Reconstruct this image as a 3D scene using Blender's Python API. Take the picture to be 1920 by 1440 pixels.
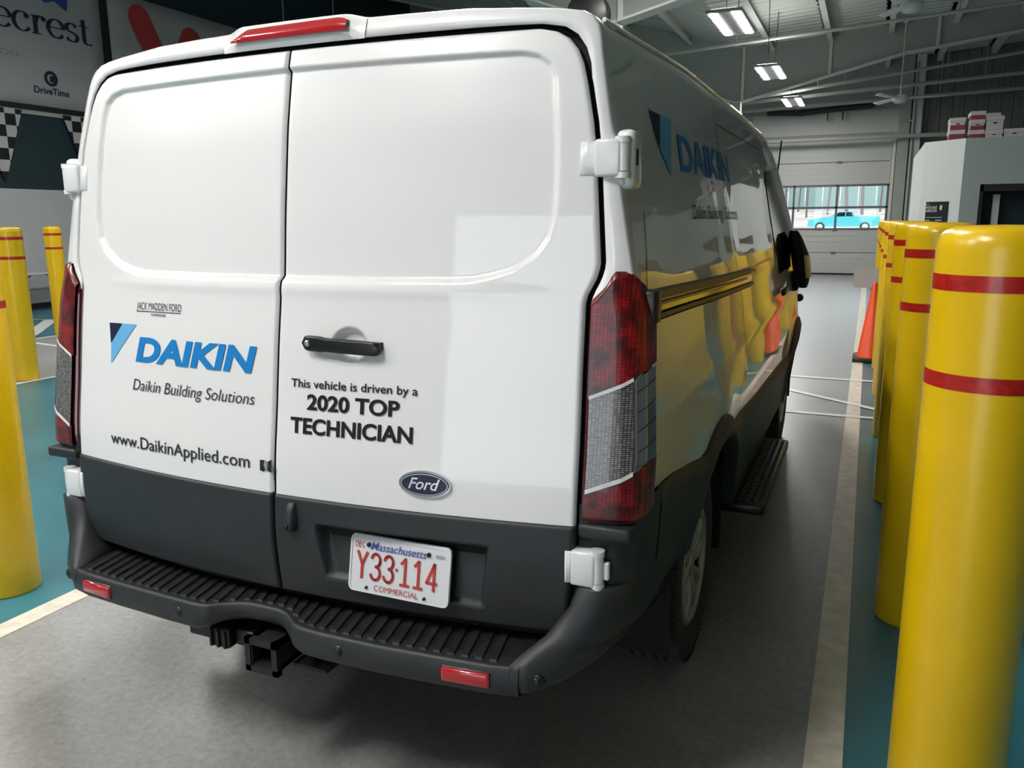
import bpy, bmesh, math, random
import numpy as np
from mathutils import Vector, Matrix

for o in list(bpy.data.objects): bpy.data.objects.remove(o)
SC = bpy.context.scene
COL = SC.collection
random.seed(7)

# ------------------------------------------------------------------ camera
# world: x to the van's right, y forward (into the hall), z up; metres
CAM = np.array([1.458, -1.701, 1.597]); YAW, PITCH, ROLL, FPX = .41099, .19767, -.0075, 1515.3
def cam_axes():
    fw = np.array([-math.sin(YAW)*math.cos(PITCH), math.cos(YAW)*math.cos(PITCH), -math.sin(PITCH)])
    rt = np.array([math.cos(YAW), math.sin(YAW), 0.]); up = np.cross(rt, fw)
    return fw, rt*math.cos(ROLL)+up*math.sin(ROLL), -rt*math.sin(ROLL)+up*math.cos(ROLL)
FW, RT, UP = cam_axes()
cd = bpy.data.cameras.new('camera'); cam = bpy.data.objects.new('camera', cd); COL.objects.link(cam)
cd.sensor_width = 36; cd.lens = 36*FPX/1920; cd.clip_start = .05; cd.clip_end = 400
M = Matrix(((RT[0], UP[0], -FW[0], CAM[0]), (RT[1], UP[1], -FW[1], CAM[1]), (RT[2], UP[2], -FW[2], CAM[2]), (0, 0, 0, 1)))
cam.matrix_world = M
SC.camera = cam
SC.view_settings.view_transform = 'Standard'; SC.view_settings.look = 'None'
SC.view_settings.gamma = 1; SC.view_settings.use_curve_mapping = False
SC.view_settings.exposure = 0.16

# ------------------------------------------------------------------ overcast daylight outside
W = bpy.data.worlds.new('overcast'); SC.world = W; W.use_nodes = True
bg = W.node_tree.nodes['Background']; bg.inputs[0].default_value = (.86, .93, 1.0, 1); bg.inputs[1].default_value = 2.7
LAMP_POWER = 116.0

# ------------------------------------------------------------------ materials
MATS = {}
def nodes(m): return m.node_tree.nodes, m.node_tree.links
def mat(name, col, rough=.5, metal=0, coat=0, noise=None, bump=None, emit=None, spec=.5, coat_rough=.03):
    m = bpy.data.materials.new(name); m.use_nodes = True
    n, l = nodes(m); p = n['Principled BSDF']
    p.inputs['Base Color'].default_value = (*col, 1); p.inputs['Roughness'].default_value = rough
    p.inputs['Metallic'].default_value = metal; p.inputs['Coat Weight'].default_value = coat
    p.inputs['Coat Roughness'].default_value = coat_rough; p.inputs['Specular IOR Level'].default_value = spec
    if emit:
        p.inputs['Emission Color'].default_value = (*emit[0], 1); p.inputs['Emission Strength'].default_value = emit[1]
    tc = n.new('ShaderNodeTexCoord')
    if noise:                       # (scale, amount, detail): colour mottling
        t = n.new('ShaderNodeTexNoise'); t.inputs['Scale'].default_value = noise[0]; t.inputs['Detail'].default_value = noise[2]
        l.new(tc.outputs['Object'], t.inputs['Vector'])
        r = n.new('ShaderNodeMapRange'); r.inputs['From Min'].default_value = .3; r.inputs['From Max'].default_value = .7
        r.inputs['To Min'].default_value = 1-noise[1]; r.inputs['To Max'].default_value = 1+noise[1]
        l.new(t.outputs['Fac'], r.inputs['Value'])
        h = n.new('ShaderNodeMix'); h.data_type = 'RGBA'; h.blend_type = 'MULTIPLY'; h.inputs['Factor'].default_value = 1
        h.inputs[6].default_value = (*col, 1); l.new(r.outputs['Result'], h.inputs[7]); l.new(h.outputs[2], p.inputs['Base Color'])
    if bump:                        # (scale, strength, distance)
        t = n.new('ShaderNodeTexNoise'); t.inputs['Scale'].default_value = bump[0]; t.inputs['Detail'].default_value = 3
        l.new(tc.outputs['Object'], t.inputs['Vector'])
        b = n.new('ShaderNodeBump'); b.inputs['Strength'].default_value = bump[1]; b.inputs['Distance'].default_value = bump[2]
        l.new(t.outputs['Fac'], b.inputs['Height']); l.new(b.outputs['Normal'], p.inputs['Normal'])
    MATS[name] = m
    return m

mat('van_paint', (.83, .82, .81), .32, coat=1.0, spec=.5, coat_rough=.015)
mat('hinge_paint', (.78, .79, .78), .3, coat=.6)
mat('grey_plastic', (.021, .0235, .0265), .5, noise=(9, .12, 3), bump=(900, .15, .001))
mat('tread_plastic', (.012, .012, .013), .5, noise=(30, .5, 5))
mat('rib_plastic', (.020, .020, .021), .42, noise=(40, .6, 5))
mat('black_plastic', (.008, .008, .009), .35)
mat('black_rubber', (.012, .012, .013), .7)
mat('seal', (.004, .004, .004), .8)
mat('tire_rubber', (.042, .041, .040), .75, noise=(40, .25, 3))
mat('silver_cover', (.50, .50, .46), .32, metal=.75)
mat('dark_steel', (.03, .03, .03), .5, metal=.5, noise=(30, .3, 3))
mat('chrome', (.75, .75, .75), .12, metal=1)
mat('black_glass', (.004, .005, .006), .05)
mat('mirror_black', (.006, .006, .006), .6, spec=.25)
mat('decal_blue', (.004, .205, .55), .45, spec=.4)
mat('decal_lightblue', (.13, .43, .72), .45, spec=.4)
mat('decal_navy', (.008, .012, .05), .45, spec=.4)
mat('decal_black', (.008, .008, .009), .55, spec=.3)
mat('decal_grey', (.035, .035, .037), .55, spec=.3)
mat('badge_navy', (.006, .008, .045), .2, coat=1)
mat('badge_script', (.80, .80, .80), .25, metal=.6)
mat('plate_white', (.70, .70, .72), .4, coat=.3)
mat('plate_red', (.50, .045, .035), .4)
mat('plate_blue', (.045, .10, .33), .4)
mat('reflector_red', (.45, .008, .015), .18, coat=1)
mat('bollard_yellow', (.74, .47, .003), .28, noise=(5, .05, 3), coat=.15, coat_rough=.2)
mat('tape_red', (.42, .012, .008), .3, noise=(60, .25, 2), coat=.3)
mat('post_red', (.36, .055, .025), .4)
mat('cone_orange', (.80, .075, .012), .4)
mat('paint_line', (.66, .60, .50), .45, noise=(14, .16, 6))
mat('tape_white', (.72, .73, .72), .45, noise=(20, .1, 4))
mat('steel_grey', (.36, .385, .35), .5)
mat('steel_flange', (.62, .64, .59), .5)
mat('roof_deck', (.50, .52, .47), .5)
mat('wall_white', (.50, .51, .52), .6, noise=(1.2, .05, 3))
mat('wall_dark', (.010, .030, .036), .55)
mat('wall_siding', (.17, .17, .15), .55)
mat('wall_grey', (.34, .34, .33), .6)
mat('baseboard', (.006, .006, .007), .5)
mat('door_panel', (.52, .53, .50), .5)
mat('door_rail', (.14, .14, .14), .5, metal=.3)
mat('black_metal', (.012, .012, .012), .5)
mat('booth_white', (.62, .64, .62), .55)
mat('booth_green', (.36, .41, .39), .55)
mat('poster_black', (.012, .018, .018), .4)
mat('poster_white', (.55, .58, .56), .5)
mat('box_white', (.50, .47, .49), .7)
mat('box_red', (.22, .035, .04), .7)
mat('banner_white', (.42, .42, .43), .6, bump=(3, .3, .03))
mat('banner_black', (.010, .010, .012), .6)
mat('banner_navy', (.014, .016, .035), .6)
mat('banner_grey', (.25, .25, .26), .6)
mat('banner_red', (.52, .055, .05), .55)
mat('banner_blue', (.03, .06, .32), .55)
mat('table_top', (.50, .51, .50), .5)
mat('sign_grey', (.42, .38, .36), .5)
mat('fan_white', (.62, .63, .60), .45)
mat('lamp_housing', (.35, .35, .35), .5)
mat('lamp_tube', (1, 1, 1), .5, emit=((1.0, .98, .95), LAMP_POWER))
mat('added_uplight', (1, 1, 1), .5, emit=((1.0, .98, .95), LAMP_POWER*.09))  # weak glow added to brighten the roof deck
mat('pipe', (.40, .41, .38), .45)
mat('truck_teal', (.08, .50, .54), .4)
mat('car_grey', (.35, .37, .42), .3, coat=.5)
mat('bark', (.17, .13, .12), .9)
mat('outside_ground', (.42, .34, .31), .9, noise=(.5, .3, 5))
mat('outside_road', (.45, .45, .46), .9)
mat('fence_green', (.22, .32, .30), .8)
mat('white_cloth', (.75, .75, .75), .7)

# concrete: worn grey floor paint with stains, fairly smooth so that it mirrors softly
def concrete():
    m = mat('concrete', (.22, .22, .213), .36, bump=(55, .08, .004)); n, l = nodes(m); p = n['Principled BSDF']
    tc = n.new('ShaderNodeTexCoord')
    a = n.new('ShaderNodeTexNoise'); a.inputs['Scale'].default_value = 1.1; a.inputs['Detail'].default_value = 8; a.inputs['Roughness'].default_value = .65
    b = n.new('ShaderNodeTexNoise'); b.inputs['Scale'].default_value = 38; b.inputs['Detail'].default_value = 6; b.inputs['Roughness'].default_value = .7
    l.new(tc.outputs['Object'], a.inputs['Vector']); l.new(tc.outputs['Object'], b.inputs['Vector'])
    r = n.new('ShaderNodeValToRGB'); r.color_ramp.elements[0].position = .30; r.color_ramp.elements[0].color = (.24, .24, .237, 1)
    r.color_ramp.elements[1].position = .72; r.color_ramp.elements[1].color = (.345, .345, .335, 1); l.new(a.outputs['Fac'], r.inputs['Fac'])
    s = n.new('ShaderNodeMapRange'); s.inputs['From Min'].default_value = .25; s.inputs['From Max'].default_value = .75
    s.inputs['To Min'].default_value = .72; s.inputs['To Max'].default_value = 1.22; l.new(b.outputs['Fac'], s.inputs['Value'])
    x = n.new('ShaderNodeMix'); x.data_type = 'RGBA'; x.blend_type = 'MULTIPLY'; x.inputs['Factor'].default_value = 1
    l.new(r.outputs['Color'], x.inputs[6]); l.new(s.outputs['Result'], x.inputs[7]); l.new(x.outputs[2], p.inputs['Base Color'])
    q = n.new('ShaderNodeMapRange'); q.inputs['To Min'].default_value = .20; q.inputs['To Max'].default_value = .42; l.new(a.outputs['Fac'], q.inputs['Value'])
    l.new(q.outputs['Result'], p.inputs['Roughness'])
concrete()
def teal_floor():
    m = mat('teal_floor', (.036, .175, .215), .3, noise=(2.0, .18, 6), bump=(60, .06, .003))
teal_floor()
def glass_mat():
    m = bpy.data.materials.new('window_glass'); m.use_nodes = True; n, l = nodes(m)
    n.remove(n['Principled BSDF']); t = n.new('ShaderNodeBsdfTransparent'); t.inputs[0].default_value = (.93, .97, .97, 1)
    g = n.new('ShaderNodeBsdfGlossy'); g.inputs['Roughness'].default_value = .02; f = n.new('ShaderNodeFresnel'); f.inputs[0].default_value = 1.45
    x = n.new('ShaderNodeMixShader'); l.new(f.outputs[0], x.inputs[0]); l.new(t.outputs[0], x.inputs[1]); l.new(g.outputs[0], x.inputs[2])
    l.new(x.outputs[0], n['Material Output'].inputs[0]); MATS['window_glass'] = m
glass_mat()
# lamp lenses: faceted optics behind coloured plastic, as fine relief
def lens_mat(name, c0, c1, scale, rough):
    m = mat(name, c0, rough, coat=1.0, coat_rough=.03); n, l = nodes(m); p = n['Principled BSDF']
    tc = n.new('ShaderNodeTexCoord'); b = n.new('ShaderNodeTexBrick'); b.offset = 0
    mp = n.new('ShaderNodeMapping'); mp.inputs['Rotation'].default_value = (math.pi/2, 0, 0)
    l.new(tc.outputs['Object'], mp.inputs['Vector']); l.new(mp.outputs[0], b.inputs['Vector'])
    b.inputs['Scale'].default_value = scale; b.inputs['Color1'].default_value = (*c0, 1); b.inputs['Color2'].default_value = (*c1, 1)
    b.inputs['Mortar'].default_value = (*[v*.35 for v in c0], 1); b.inputs['Mortar Size'].default_value = .06
    b.inputs['Brick Width'].default_value = .5; b.inputs['Row Height'].default_value = .3
    l.new(b.outputs['Color'], p.inputs['Base Color'])
    u = n.new('ShaderNodeBump'); u.inputs['Strength'].default_value = .12; u.inputs['Distance'].default_value = .002
    l.new(b.outputs['Fac'], u.inputs['Height']); l.new(u.outputs['Normal'], p.inputs['Normal'])
lens_mat('lens_red', (.13, .001, .002), (.24, .003, .004), 55, .35)
MATS['lens_red'].node_tree.nodes['Principled BSDF'].inputs['Coat Weight'].default_value = .45
def lens_painted_glow():  # reflector blotches and inner glow painted into the red base colour
    n, l = nodes(MATS['lens_red']); p = n['Principled BSDF']; b = [q for q in n if q.type == 'TEX_BRICK'][0]; tc = [q for q in n if q.type == 'TEX_COORD'][0]
    t = n.new('ShaderNodeTexNoise'); t.inputs['Scale'].default_value = 22; t.inputs['Detail'].default_value = 2; l.new(tc.outputs['Object'], t.inputs['Vector'])
    r = n.new('ShaderNodeMapRange'); r.inputs['From Min'].default_value = .38; r.inputs['From Max'].default_value = .66; r.inputs['To Min'].default_value = .35; r.inputs['To Max'].default_value = 2.1; l.new(t.outputs['Fac'], r.inputs['Value'])
    x = n.new('ShaderNodeMix'); x.data_type = 'RGBA'; x.blend_type = 'MULTIPLY'; x.inputs['Factor'].default_value = 1
    l.new(b.outputs['Color'], x.inputs[6]); l.new(r.outputs['Result'], x.inputs[7]); l.new(x.outputs[2], p.inputs['Base Color'])
lens_painted_glow()
lens_mat('lens_clear', (.10, .095, .095), (.30, .28, .28), 60, .25)
mat('lens_side', (.22, .26, .28), .08, metal=.7, coat=1)
mat('lens_edge', (.06, .002, .004), .15, coat=1)
def checker_mat():
    m = mat('checker_flag', (.6, .6, .6), .6); n, l = nodes(m); tc = n.new('ShaderNodeTexCoord'); c = n.new('ShaderNodeTexChecker')
    mp = n.new('ShaderNodeMapping'); mp.inputs['Location'].default_value = (.037, .02, .01)
    c.inputs['Scale'].default_value = 4.7; c.inputs['Color1'].default_value = (.5, .5, .5, 1); c.inputs['Color2'].default_value = (.006, .006, .008, 1)
    l.new(tc.outputs['Object'], mp.inputs['Vector']); l.new(mp.outputs[0], c.inputs['Vector']); l.new(c.outputs['Color'], n['Principled BSDF'].inputs['Base Color'])
checker_mat()

# ------------------------------------------------------------------ mesh helpers
def tag(o, label=None, cat=None, group=None, kind=None):
    if label: o['label'] = label
    if cat: o['category'] = cat
    if group: o['group'] = group
    if kind: o['kind'] = kind
    return o
def obj_from(name, me, parent=None):
    o = bpy.data.objects.new(name, me); COL.objects.link(o)
    if parent: o.parent = parent
    return o
def empty(name, loc=(0, 0, 0), rz=0, parent=None):
    o = bpy.data.objects.new(name, None); COL.objects.link(o); o.location = loc; o.rotation_euler = (0, 0, rz)
    o.empty_display_size = .1
    if parent: o.parent = parent
    return o
class MB:
    def __init__(s): s.v = []; s.f = []; s.sm = []; s.mi = []
    def add(s, vs, fs, smooth=False, mi=0):
        b = len(s.v); s.v += [tuple(float(c) for c in v) for v in vs]
        for f in fs: s.f.append(tuple(b+i for i in f)); s.sm.append(smooth); s.mi.append(mi)
        return s
    def box(s, a, b, mi=0):
        x0, y0, z0 = [min(p, q) for p, q in zip(a, b)]; x1, y1, z1 = [max(p, q) for p, q in zip(a, b)]
        return s.add([(x0,y0,z0),(x1,y0,z0),(x1,y1,z0),(x0,y1,z0),(x0,y0,z1),(x1,y0,z1),(x1,y1,z1),(x0,y1,z1)],
                     [(0,3,2,1),(4,5,6,7),(0,1,5,4),(1,2,6,5),(2,3,7,6),(3,0,4,7)], mi=mi)
    def bbox(s, a, b, r=.005, seg=2):             # bevelled box
        bm = bmesh.new(); bmesh.ops.create_cube(bm, size=1)
        c = [(p+q)/2 for p, q in zip(a, b)]; d = [abs(q-p) for p, q in zip(a, b)]
        for v in bm.verts: v.co = Vector([v.co[i]*d[i]+c[i] for i in range(3)])
        r = min(r, min(d)*.49)
        bmesh.ops.bevel(bm, geom=bm.edges[:], offset=r, segments=seg, affect='EDGES', profile=.5)
        bm.verts.index_update(); s.add([v.co[:] for v in bm.verts], [[v.index for v in f.verts] for f in bm.faces], seg > 1); bm.free(); return s
    def grid(s, P, smooth=True, flip=False, mi=0, closeu=False):   # P[i][j] points
        n, m = len(P), len(P[0]); fs = []
        for i in range(n if closeu else n-1):
            for j in range(m-1):
                i2 = (i+1) % n
                q = (i*m+j, i*m+j+1, i2*m+j+1, i2*m+j)
                fs.append(q[::-1] if flip else q)
        return s.add([p for r in P for p in r], fs, smooth, mi)
    def lathe(s, prof, n=32, axis='z', c=(0, 0, 0), smooth=True, caps=True):
        P = []
        for k in range(n):
            a = 2*math.pi*k/n; row = []
            for r, h in prof:
                u, w = r*math.cos(a), r*math.sin(a)
                row.append({'z': (c[0]+u, c[1]+w, c[2]+h), 'x': (c[0]+h, c[1]+u, c[2]+w), 'y': (c[0]+w, c[1]+h, c[2]+u)}[axis])
            P.append(row)
        return s.grid(P, smooth, flip=True, closeu=True)
    def tube(s, pts, r, n=10, caps=True):
        pts = [Vector(p) for p in pts]; P = []; ref = None
        for i, p in enumerate(pts):
            t = (pts[min(i+1, len(pts)-1)]-pts[max(i-1, 0)]).normalized()
            if ref is None:
                ref = Vector((0, 0, 1)) if abs(t.z) < .9 else Vector((1, 0, 0))
            a = t.cross(ref).normalized(); b = a.cross(t).normalized(); ref = b
            P.append([p+a*(r*math.cos(2*math.pi*k/n))+b*(r*math.sin(2*math.pi*k/n)) for k in range(n+1)])
        s.grid(P, True)
        if caps:
            s.add(P[0][:n], [tuple(range(n))[::-1]]); s.add(P[-1][:n], [tuple(range(n))])
        return s
    def prism(s, poly, d, axis='y', at=0, smooth=False):   # poly 2-D, extruded by d along axis from at
        def mk(p, t): return {'y': (p[0], t, p[1]), 'x': (t, p[0], p[1]), 'z': (p[0], p[1], t)}[axis]
        n = len(poly); vs = [mk(p, at) for p in poly]+[mk(p, at+d) for p in poly]
        return s.add(vs, [tuple(range(n)), tuple(range(2*n-1, n-1, -1))]+[(i, i+n, (i+1) % n+n, (i+1) % n) for i in range(n)])
    def build(s, name, mats, parent=None, recalc=True, weld=False):
        me = bpy.data.meshes.new(name); me.from_pydata(s.v, [], s.f); me.update()
        for p, sm, mi in zip(me.polygons, s.sm, s.mi): p.use_smooth = sm; p.material_index = mi
        for m in (mats if isinstance(mats, (list, tuple)) else [mats]): me.materials.append(MATS[m])
        if recalc or weld:
            bm = bmesh.new(); bm.from_mesh(me)
            if weld: bmesh.ops.remove_doubles(bm, verts=bm.verts[:], dist=1e-5)
            if recalc: bmesh.ops.recalc_face_normals(bm, faces=bm.faces[:])
            bm.to_mesh(me); bm.free()
        return obj_from(name, me, parent)
def copy_tree(o, parent=None):
    c = o.copy(); COL.objects.link(c); c.parent = parent
    for ch in list(o.children): copy_tree(ch, c)
    return c
def text_points(s, offset=0, shear=0, spacing=1.0):
    cu = bpy.data.curves.new('t', 'FONT'); cu.body = s; cu.offset = offset; cu.shear = shear; cu.space_character = spacing
    cu.resolution_u = 5; o = bpy.data.objects.new('t', cu); COL.objects.link(o)
    dg = bpy.context.evaluated_depsgraph_get(); me = bpy.data.meshes.new_from_object(o.evaluated_get(dg))
    v = np.array([p.co[:2] for p in me.vertices]); f = [tuple(p.vertices) for p in me.polygons]
    bpy.data.objects.remove(o); bpy.data.curves.remove(cu); bpy.data.meshes.remove(me)
    return v, f
def text_fit(s, u0, u1, v0, h, place, offset=0, shear=0, spacing=1.0, cap='H'):
    """text spanning u0..u1, baseline v0, cap height h, each 2-D point placed by place(u, v)"""
    v, f = text_points(s, offset, shear, spacing); a, b = v[:, 0].min(), v[:, 0].max(); c = text_points(cap, offset)[0]; hh = c[:, 1].max()-max(0, c[:, 1].min())
    us = u0+(v[:, 0]-a)/(b-a)*(u1-u0); vs = v0+v[:, 1]/hh*h
    return MB().add([place(p, q) for p, q in zip(us, vs)], f)
def sstep(a, b, x):
    t = np.clip((np.asarray(x, float)-a)/(b-a), 0, 1); return t*t*(3-2*t)
def polydist(px, pz, pts):
    d = 1e9
    for (ax, az), (bx_, bz_) in zip(pts[:-1], pts[1:]):
        vx, vz = bx_-ax, bz_-az; t = np.clip(((px-ax)*vx+(pz-az)*vz)/(vx*vx+vz*vz), 0, 1)
        d = min(d, math.hypot(px-ax-t*vx, pz-az-t*vz))
    return d
def inside(px, pz, pts):
    r = False; n = len(pts)
    for i in range(n):
        (ax, az), (bx_, bz_) = pts[i], pts[(i+1) % n]
        if (az > pz) != (bz_ > pz) and px < (bx_-ax)*(pz-az)/(bz_-az)+ax: r = not r
    return r
def struct(o): return tag(o, kind='structure')

# ================================================================== THE HALL
XL, XR, Y0, Y1 = -13.55, 9.5, -9.0, 24.2
VAL = -1.75                                    # valley / interior column line
def roof_z(x): return 5.70+.065*(x-VAL) if x >= VAL else 5.70+.30*(VAL-x)

# floor: teal paint, grey lanes, white lines
fl = struct(MB().box((XL-.3, Y0-.3, -.25), (XR+.3, Y1+.3, 0)).build('floor', 'teal_floor'))
def lane(x0, x1, y0=Y0, y1=Y1):
    P = [[(x0+(x1-x0)*i, y0+(y1-y0)*j/24, .002) for i in (0, 1)] for j in range(25)]
    return MB().grid(P, False).build('grey_lane', 'concrete', fl)
lane(-1.60, 1.42); lane(-9.45, -6.45)
def line(pts, w, z=.004, m='paint_line', name='painted_line'):
    (xa, ya), (xb, yb) = pts; d = Vector((xb-xa, yb-ya)); nrm = Vector((-d.y, d.x)).normalized()*w/2
    n = max(2, int(d.length/.6)); P = [[(xa+d.x*k/n+sg*nrm.x, ya+d.y*k/n+sg*nrm.y, z) for sg in (-1, 1)] for k in range(n+1)]
    return MB().grid(P, False).build(name, m, fl)
line([(1.445, Y0), (1.445, Y1)], .108); line([(-1.625, Y0), (-1.625, Y1)], .108)
line([(-6.47, Y0), (-6.47, Y1)], .07, m='tape_white'); line([(-9.43, Y0), (-9.43, Y1)], .07, m='tape_white')
line([(-1.57, 7.10), (1.95, 7.02)], .075, .006, 'tape_white'); line([(-1.57, 5.36), (1.95, 5.36)], .075, .006, 'tape_white')
line([(.3, 6.75), (1.95, 5.45)], .075, .0065, 'tape_white')
line([(-9.4, 5.9), (-7.4, 5.55)], .08, .006, 'tape_white'); line([(-11.6, 7.05), (-9.6, 6.0)], .001, .006, 'tape_white')
line([(-11.35, 7.85), (-9.45, 5.95)], .22, .006, 'tape_white'); line([(-12.4, 7.55), (-10.9, 8.0)], .07, .0062, 'tape_white')

# left wall: white dado, dark wall above
wl = struct(MB().box((XL-.25, Y0, 0), (XL, Y1, 9.6)).build('wall_left', 'wall_dark'))
MB().box((XL-.01, Y0, 0), (XL+.03, Y1, 2.29)).build('wall_panel', 'wall_white', wl)
struct(MB().box((XL+.03, Y0, 0), (XL+.05, Y1, .10)).build('baseboard_left', 'baseboard'))
for yy in (17.3, 19.6): MB().tube([(XL+.06, yy, 2.3), (XL+.06, yy, 9.0)], .02, 8).build('conduit', 'steel_grey', wl)
# right wall
wr = struct(MB().box((XR, Y0, 0), (XR+.25, Y1, 6.9)).build('wall_right', 'wall_grey'))
# entry wall behind the photographer, its overhead door rolled up
wf = MB()
for a, b in ((XL, -2.025), (1.825, XR)): wf.box((a, Y0-.25, 0), (b, Y0, 9.6 if b < 0 else 6.9))
wf.box((-2.025, Y0-.25, 3.84), (1.825, Y0, 6.3))
struct(wf.build('wall_entry', 'wall_grey'))

# end wall with the overhead door
DX0, DX1, DH = -1.95, 1.90, 3.84
we = MB(); we.box((XL, Y1, 0), (DX0, Y1+.25, 9.6)); we.box((DX1, Y1, 0), (XR, Y1+.25, 6.9)); we.box((DX0, Y1, DH), (DX1, Y1+.25, 6.4))
we = struct(we.build('wall_end', 'wall_grey'))
MB().box((DX0, Y1-.03, 4.0), (DX1+.1, Y1+.01, 4.62)).build('header_panel', 'door_panel', we)
for k in range(24):                             # vertical siding sheets right of the door, ribs proud
    x0 = 2.62+k*.285
    if x0+.285 > XR: break
    MB().prism([(x0, Y1), (x0+.02, Y1-.035), (x0+.09, Y1-.035), (x0+.11, Y1-.008), (x0+.285, Y1-.008), (x0+.285, Y1+.01), (x0, Y1+.01)], 6.3, 'z', 0).build('siding_sheet', 'wall_siding', we)
d1 = struct(empty('door_1', ((DX0+DX1)/2, Y1, 0)))
def local(o): o.location = -Vector(d1.location); return o
rows = [(0, .64), (.64, 1.30), (2.58, 3.22), (3.22, 3.84)]
for a, b in rows:
    m = MB().bbox((DX0, Y1+.03, a+.008), (DX1, Y1+.08, b-.008), .012, 1)
    for q in (.25, .5, .75):
        m.box((DX0+.05, Y1+.022, a+(b-a)*q-.006), (DX1-.05, Y1+.03, a+(b-a)*q+.006))
    local(m.build('door_panel', 'door_panel', d1))
for zz in (1.325, 1.945, 2.565): local(MB().box((DX0, Y1+.02, zz-.03), (DX1, Y1+.08, zz+.03)).build('door_rail', 'door_rail', d1))
mx = [DX0+.03, -.66, .53, DX1-.03]
for x in mx: local(MB().box((x-.03, Y1+.02, 1.3), (x+.03, Y1+.08, 2.58)).build('mullion', 'door_rail', d1))
for a, b in zip(mx[:-1], mx[1:]):
    for z0, z1 in ((1.355, 1.915), (1.975, 2.535)):
        local(MB().box((a+.03, Y1+.045, z0), (b-.03, Y1+.051, z1)).build('pane', 'window_glass', d1))
local(MB().box((DX0, Y1+.0, 0), (DX1, Y1+.09, .05)).build('bottom_seal', 'black_rubber', d1))
for zz in (.64, 1.31, 3.22):
    local(MB().bbox((.46, Y1-.0, zz-.03), (.60, Y1+.03, zz+.03), .006, 1).build('hinge', 'door_rail', d1))
for zz in (.64, 3.22): local(MB().box((DX0+.01, Y1+.05, zz-.02), (DX1-.01, Y1+.075, zz+.02)).build('added_seam_backing', 'door_rail', d1))  # backing added behind the seams to block daylight leaking between panels
for x in (DX0-.04, DX1+.04): struct(MB().box((x-.04, Y1-.06, 0), (x+.04, Y1+.02, 3.95)).build('trim_1', 'steel_flange'))
tag(MB().tube([(-1.5, Y1-.35, 4.66), (-.6, Y1-.35, 4.60), (.4, Y1-.35, 4.66), (1.35, Y1-.35, 4.72)], .085, 10).build('torsion_spring_cover', 'black_metal'),
    'long black tube over the far overhead door', 'door spring')
for x in (.15, .55): MB().box((x-.02, Y1-.37, 4.35), (x+.02, Y1-.33, 4.6)).build('bracket', 'black_metal', bpy.data.objects['torsion_spring_cover'])
MB().box((DX0+.45, Y1-.4, 4.60), (DX0+.55, Y1-.04, 4.70)).build('bracket', 'black_metal', bpy.data.objects['torsion_spring_cover'])
MB().box((1.25, Y1-.4, 4.68), (1.35, Y1-.04, 4.78)).build('bracket', 'black_metal', bpy.data.objects['torsion_spring_cover'])
# end wall columns
for x0, x1 in ((2.0, 2.28), (2.32, 2.56)):
    struct(MB().box((x0, Y1-.28, 0), (x1, Y1+.01, 6.0)).build('trim_2', 'steel_grey' if x0 < 2.2 else 'steel_flange'))

# roof: ribbed deck (ribs across), purlins along the hall, tapered frames
def deck(xs):
    P = []; ys = []
    y = Y0
    while y < Y1+.2:
        for dy, dz in ((0, 0), (.03, .035), (.13, .035), (.16, 0)): ys.append((y+dy, dz))
        y += .305
    for x in xs: P.append([(x, yy, roof_z(x)+dz) for yy, dz in ys])
    return P
mb = MB().grid(deck([VAL, XR+.25]), False); mb.grid(deck([XL-.25, VAL]), False)
ce = struct(mb.build('ceiling', 'roof_deck'))
struct(MB().add([(XL-.3, Y0-.3, 9.75), (VAL, Y0-.3, 6.0), (XR+.3, Y0-.3, 6.9), (XL-.3, Y1+.3, 9.75), (VAL, Y1+.3, 6.0), (XR+.3, Y1+.3, 6.9)], [(0, 1, 4, 3), (1, 2, 5, 4)]).build('ceiling', 'wall_grey'))
def purlin(x):
    z = roof_z(x)-.004; h = .20; s = .09
    m = MB().prism([(x-s, z), (x+.004, z), (x+.004, z-h), (x+s+.03, z-h), (x+s+.03, z-h+.02), (x+.06, z-h+.012), (x+.012, z-h+.012), (x+.012, z), (x+.012, z-.01), (x-s, z-.01)][:4]+[(x+s+.03, z-h+.012), (x+.016, z-h+.012), (x+.016, z)], Y1-Y0, 'y', Y0)
    return m.build('purlin', 'steel_flange', ce)
for k in range(8): purlin(-1.0+k*1.27)
for k in range(7): purlin(VAL-1.2-k*1.6)
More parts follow.
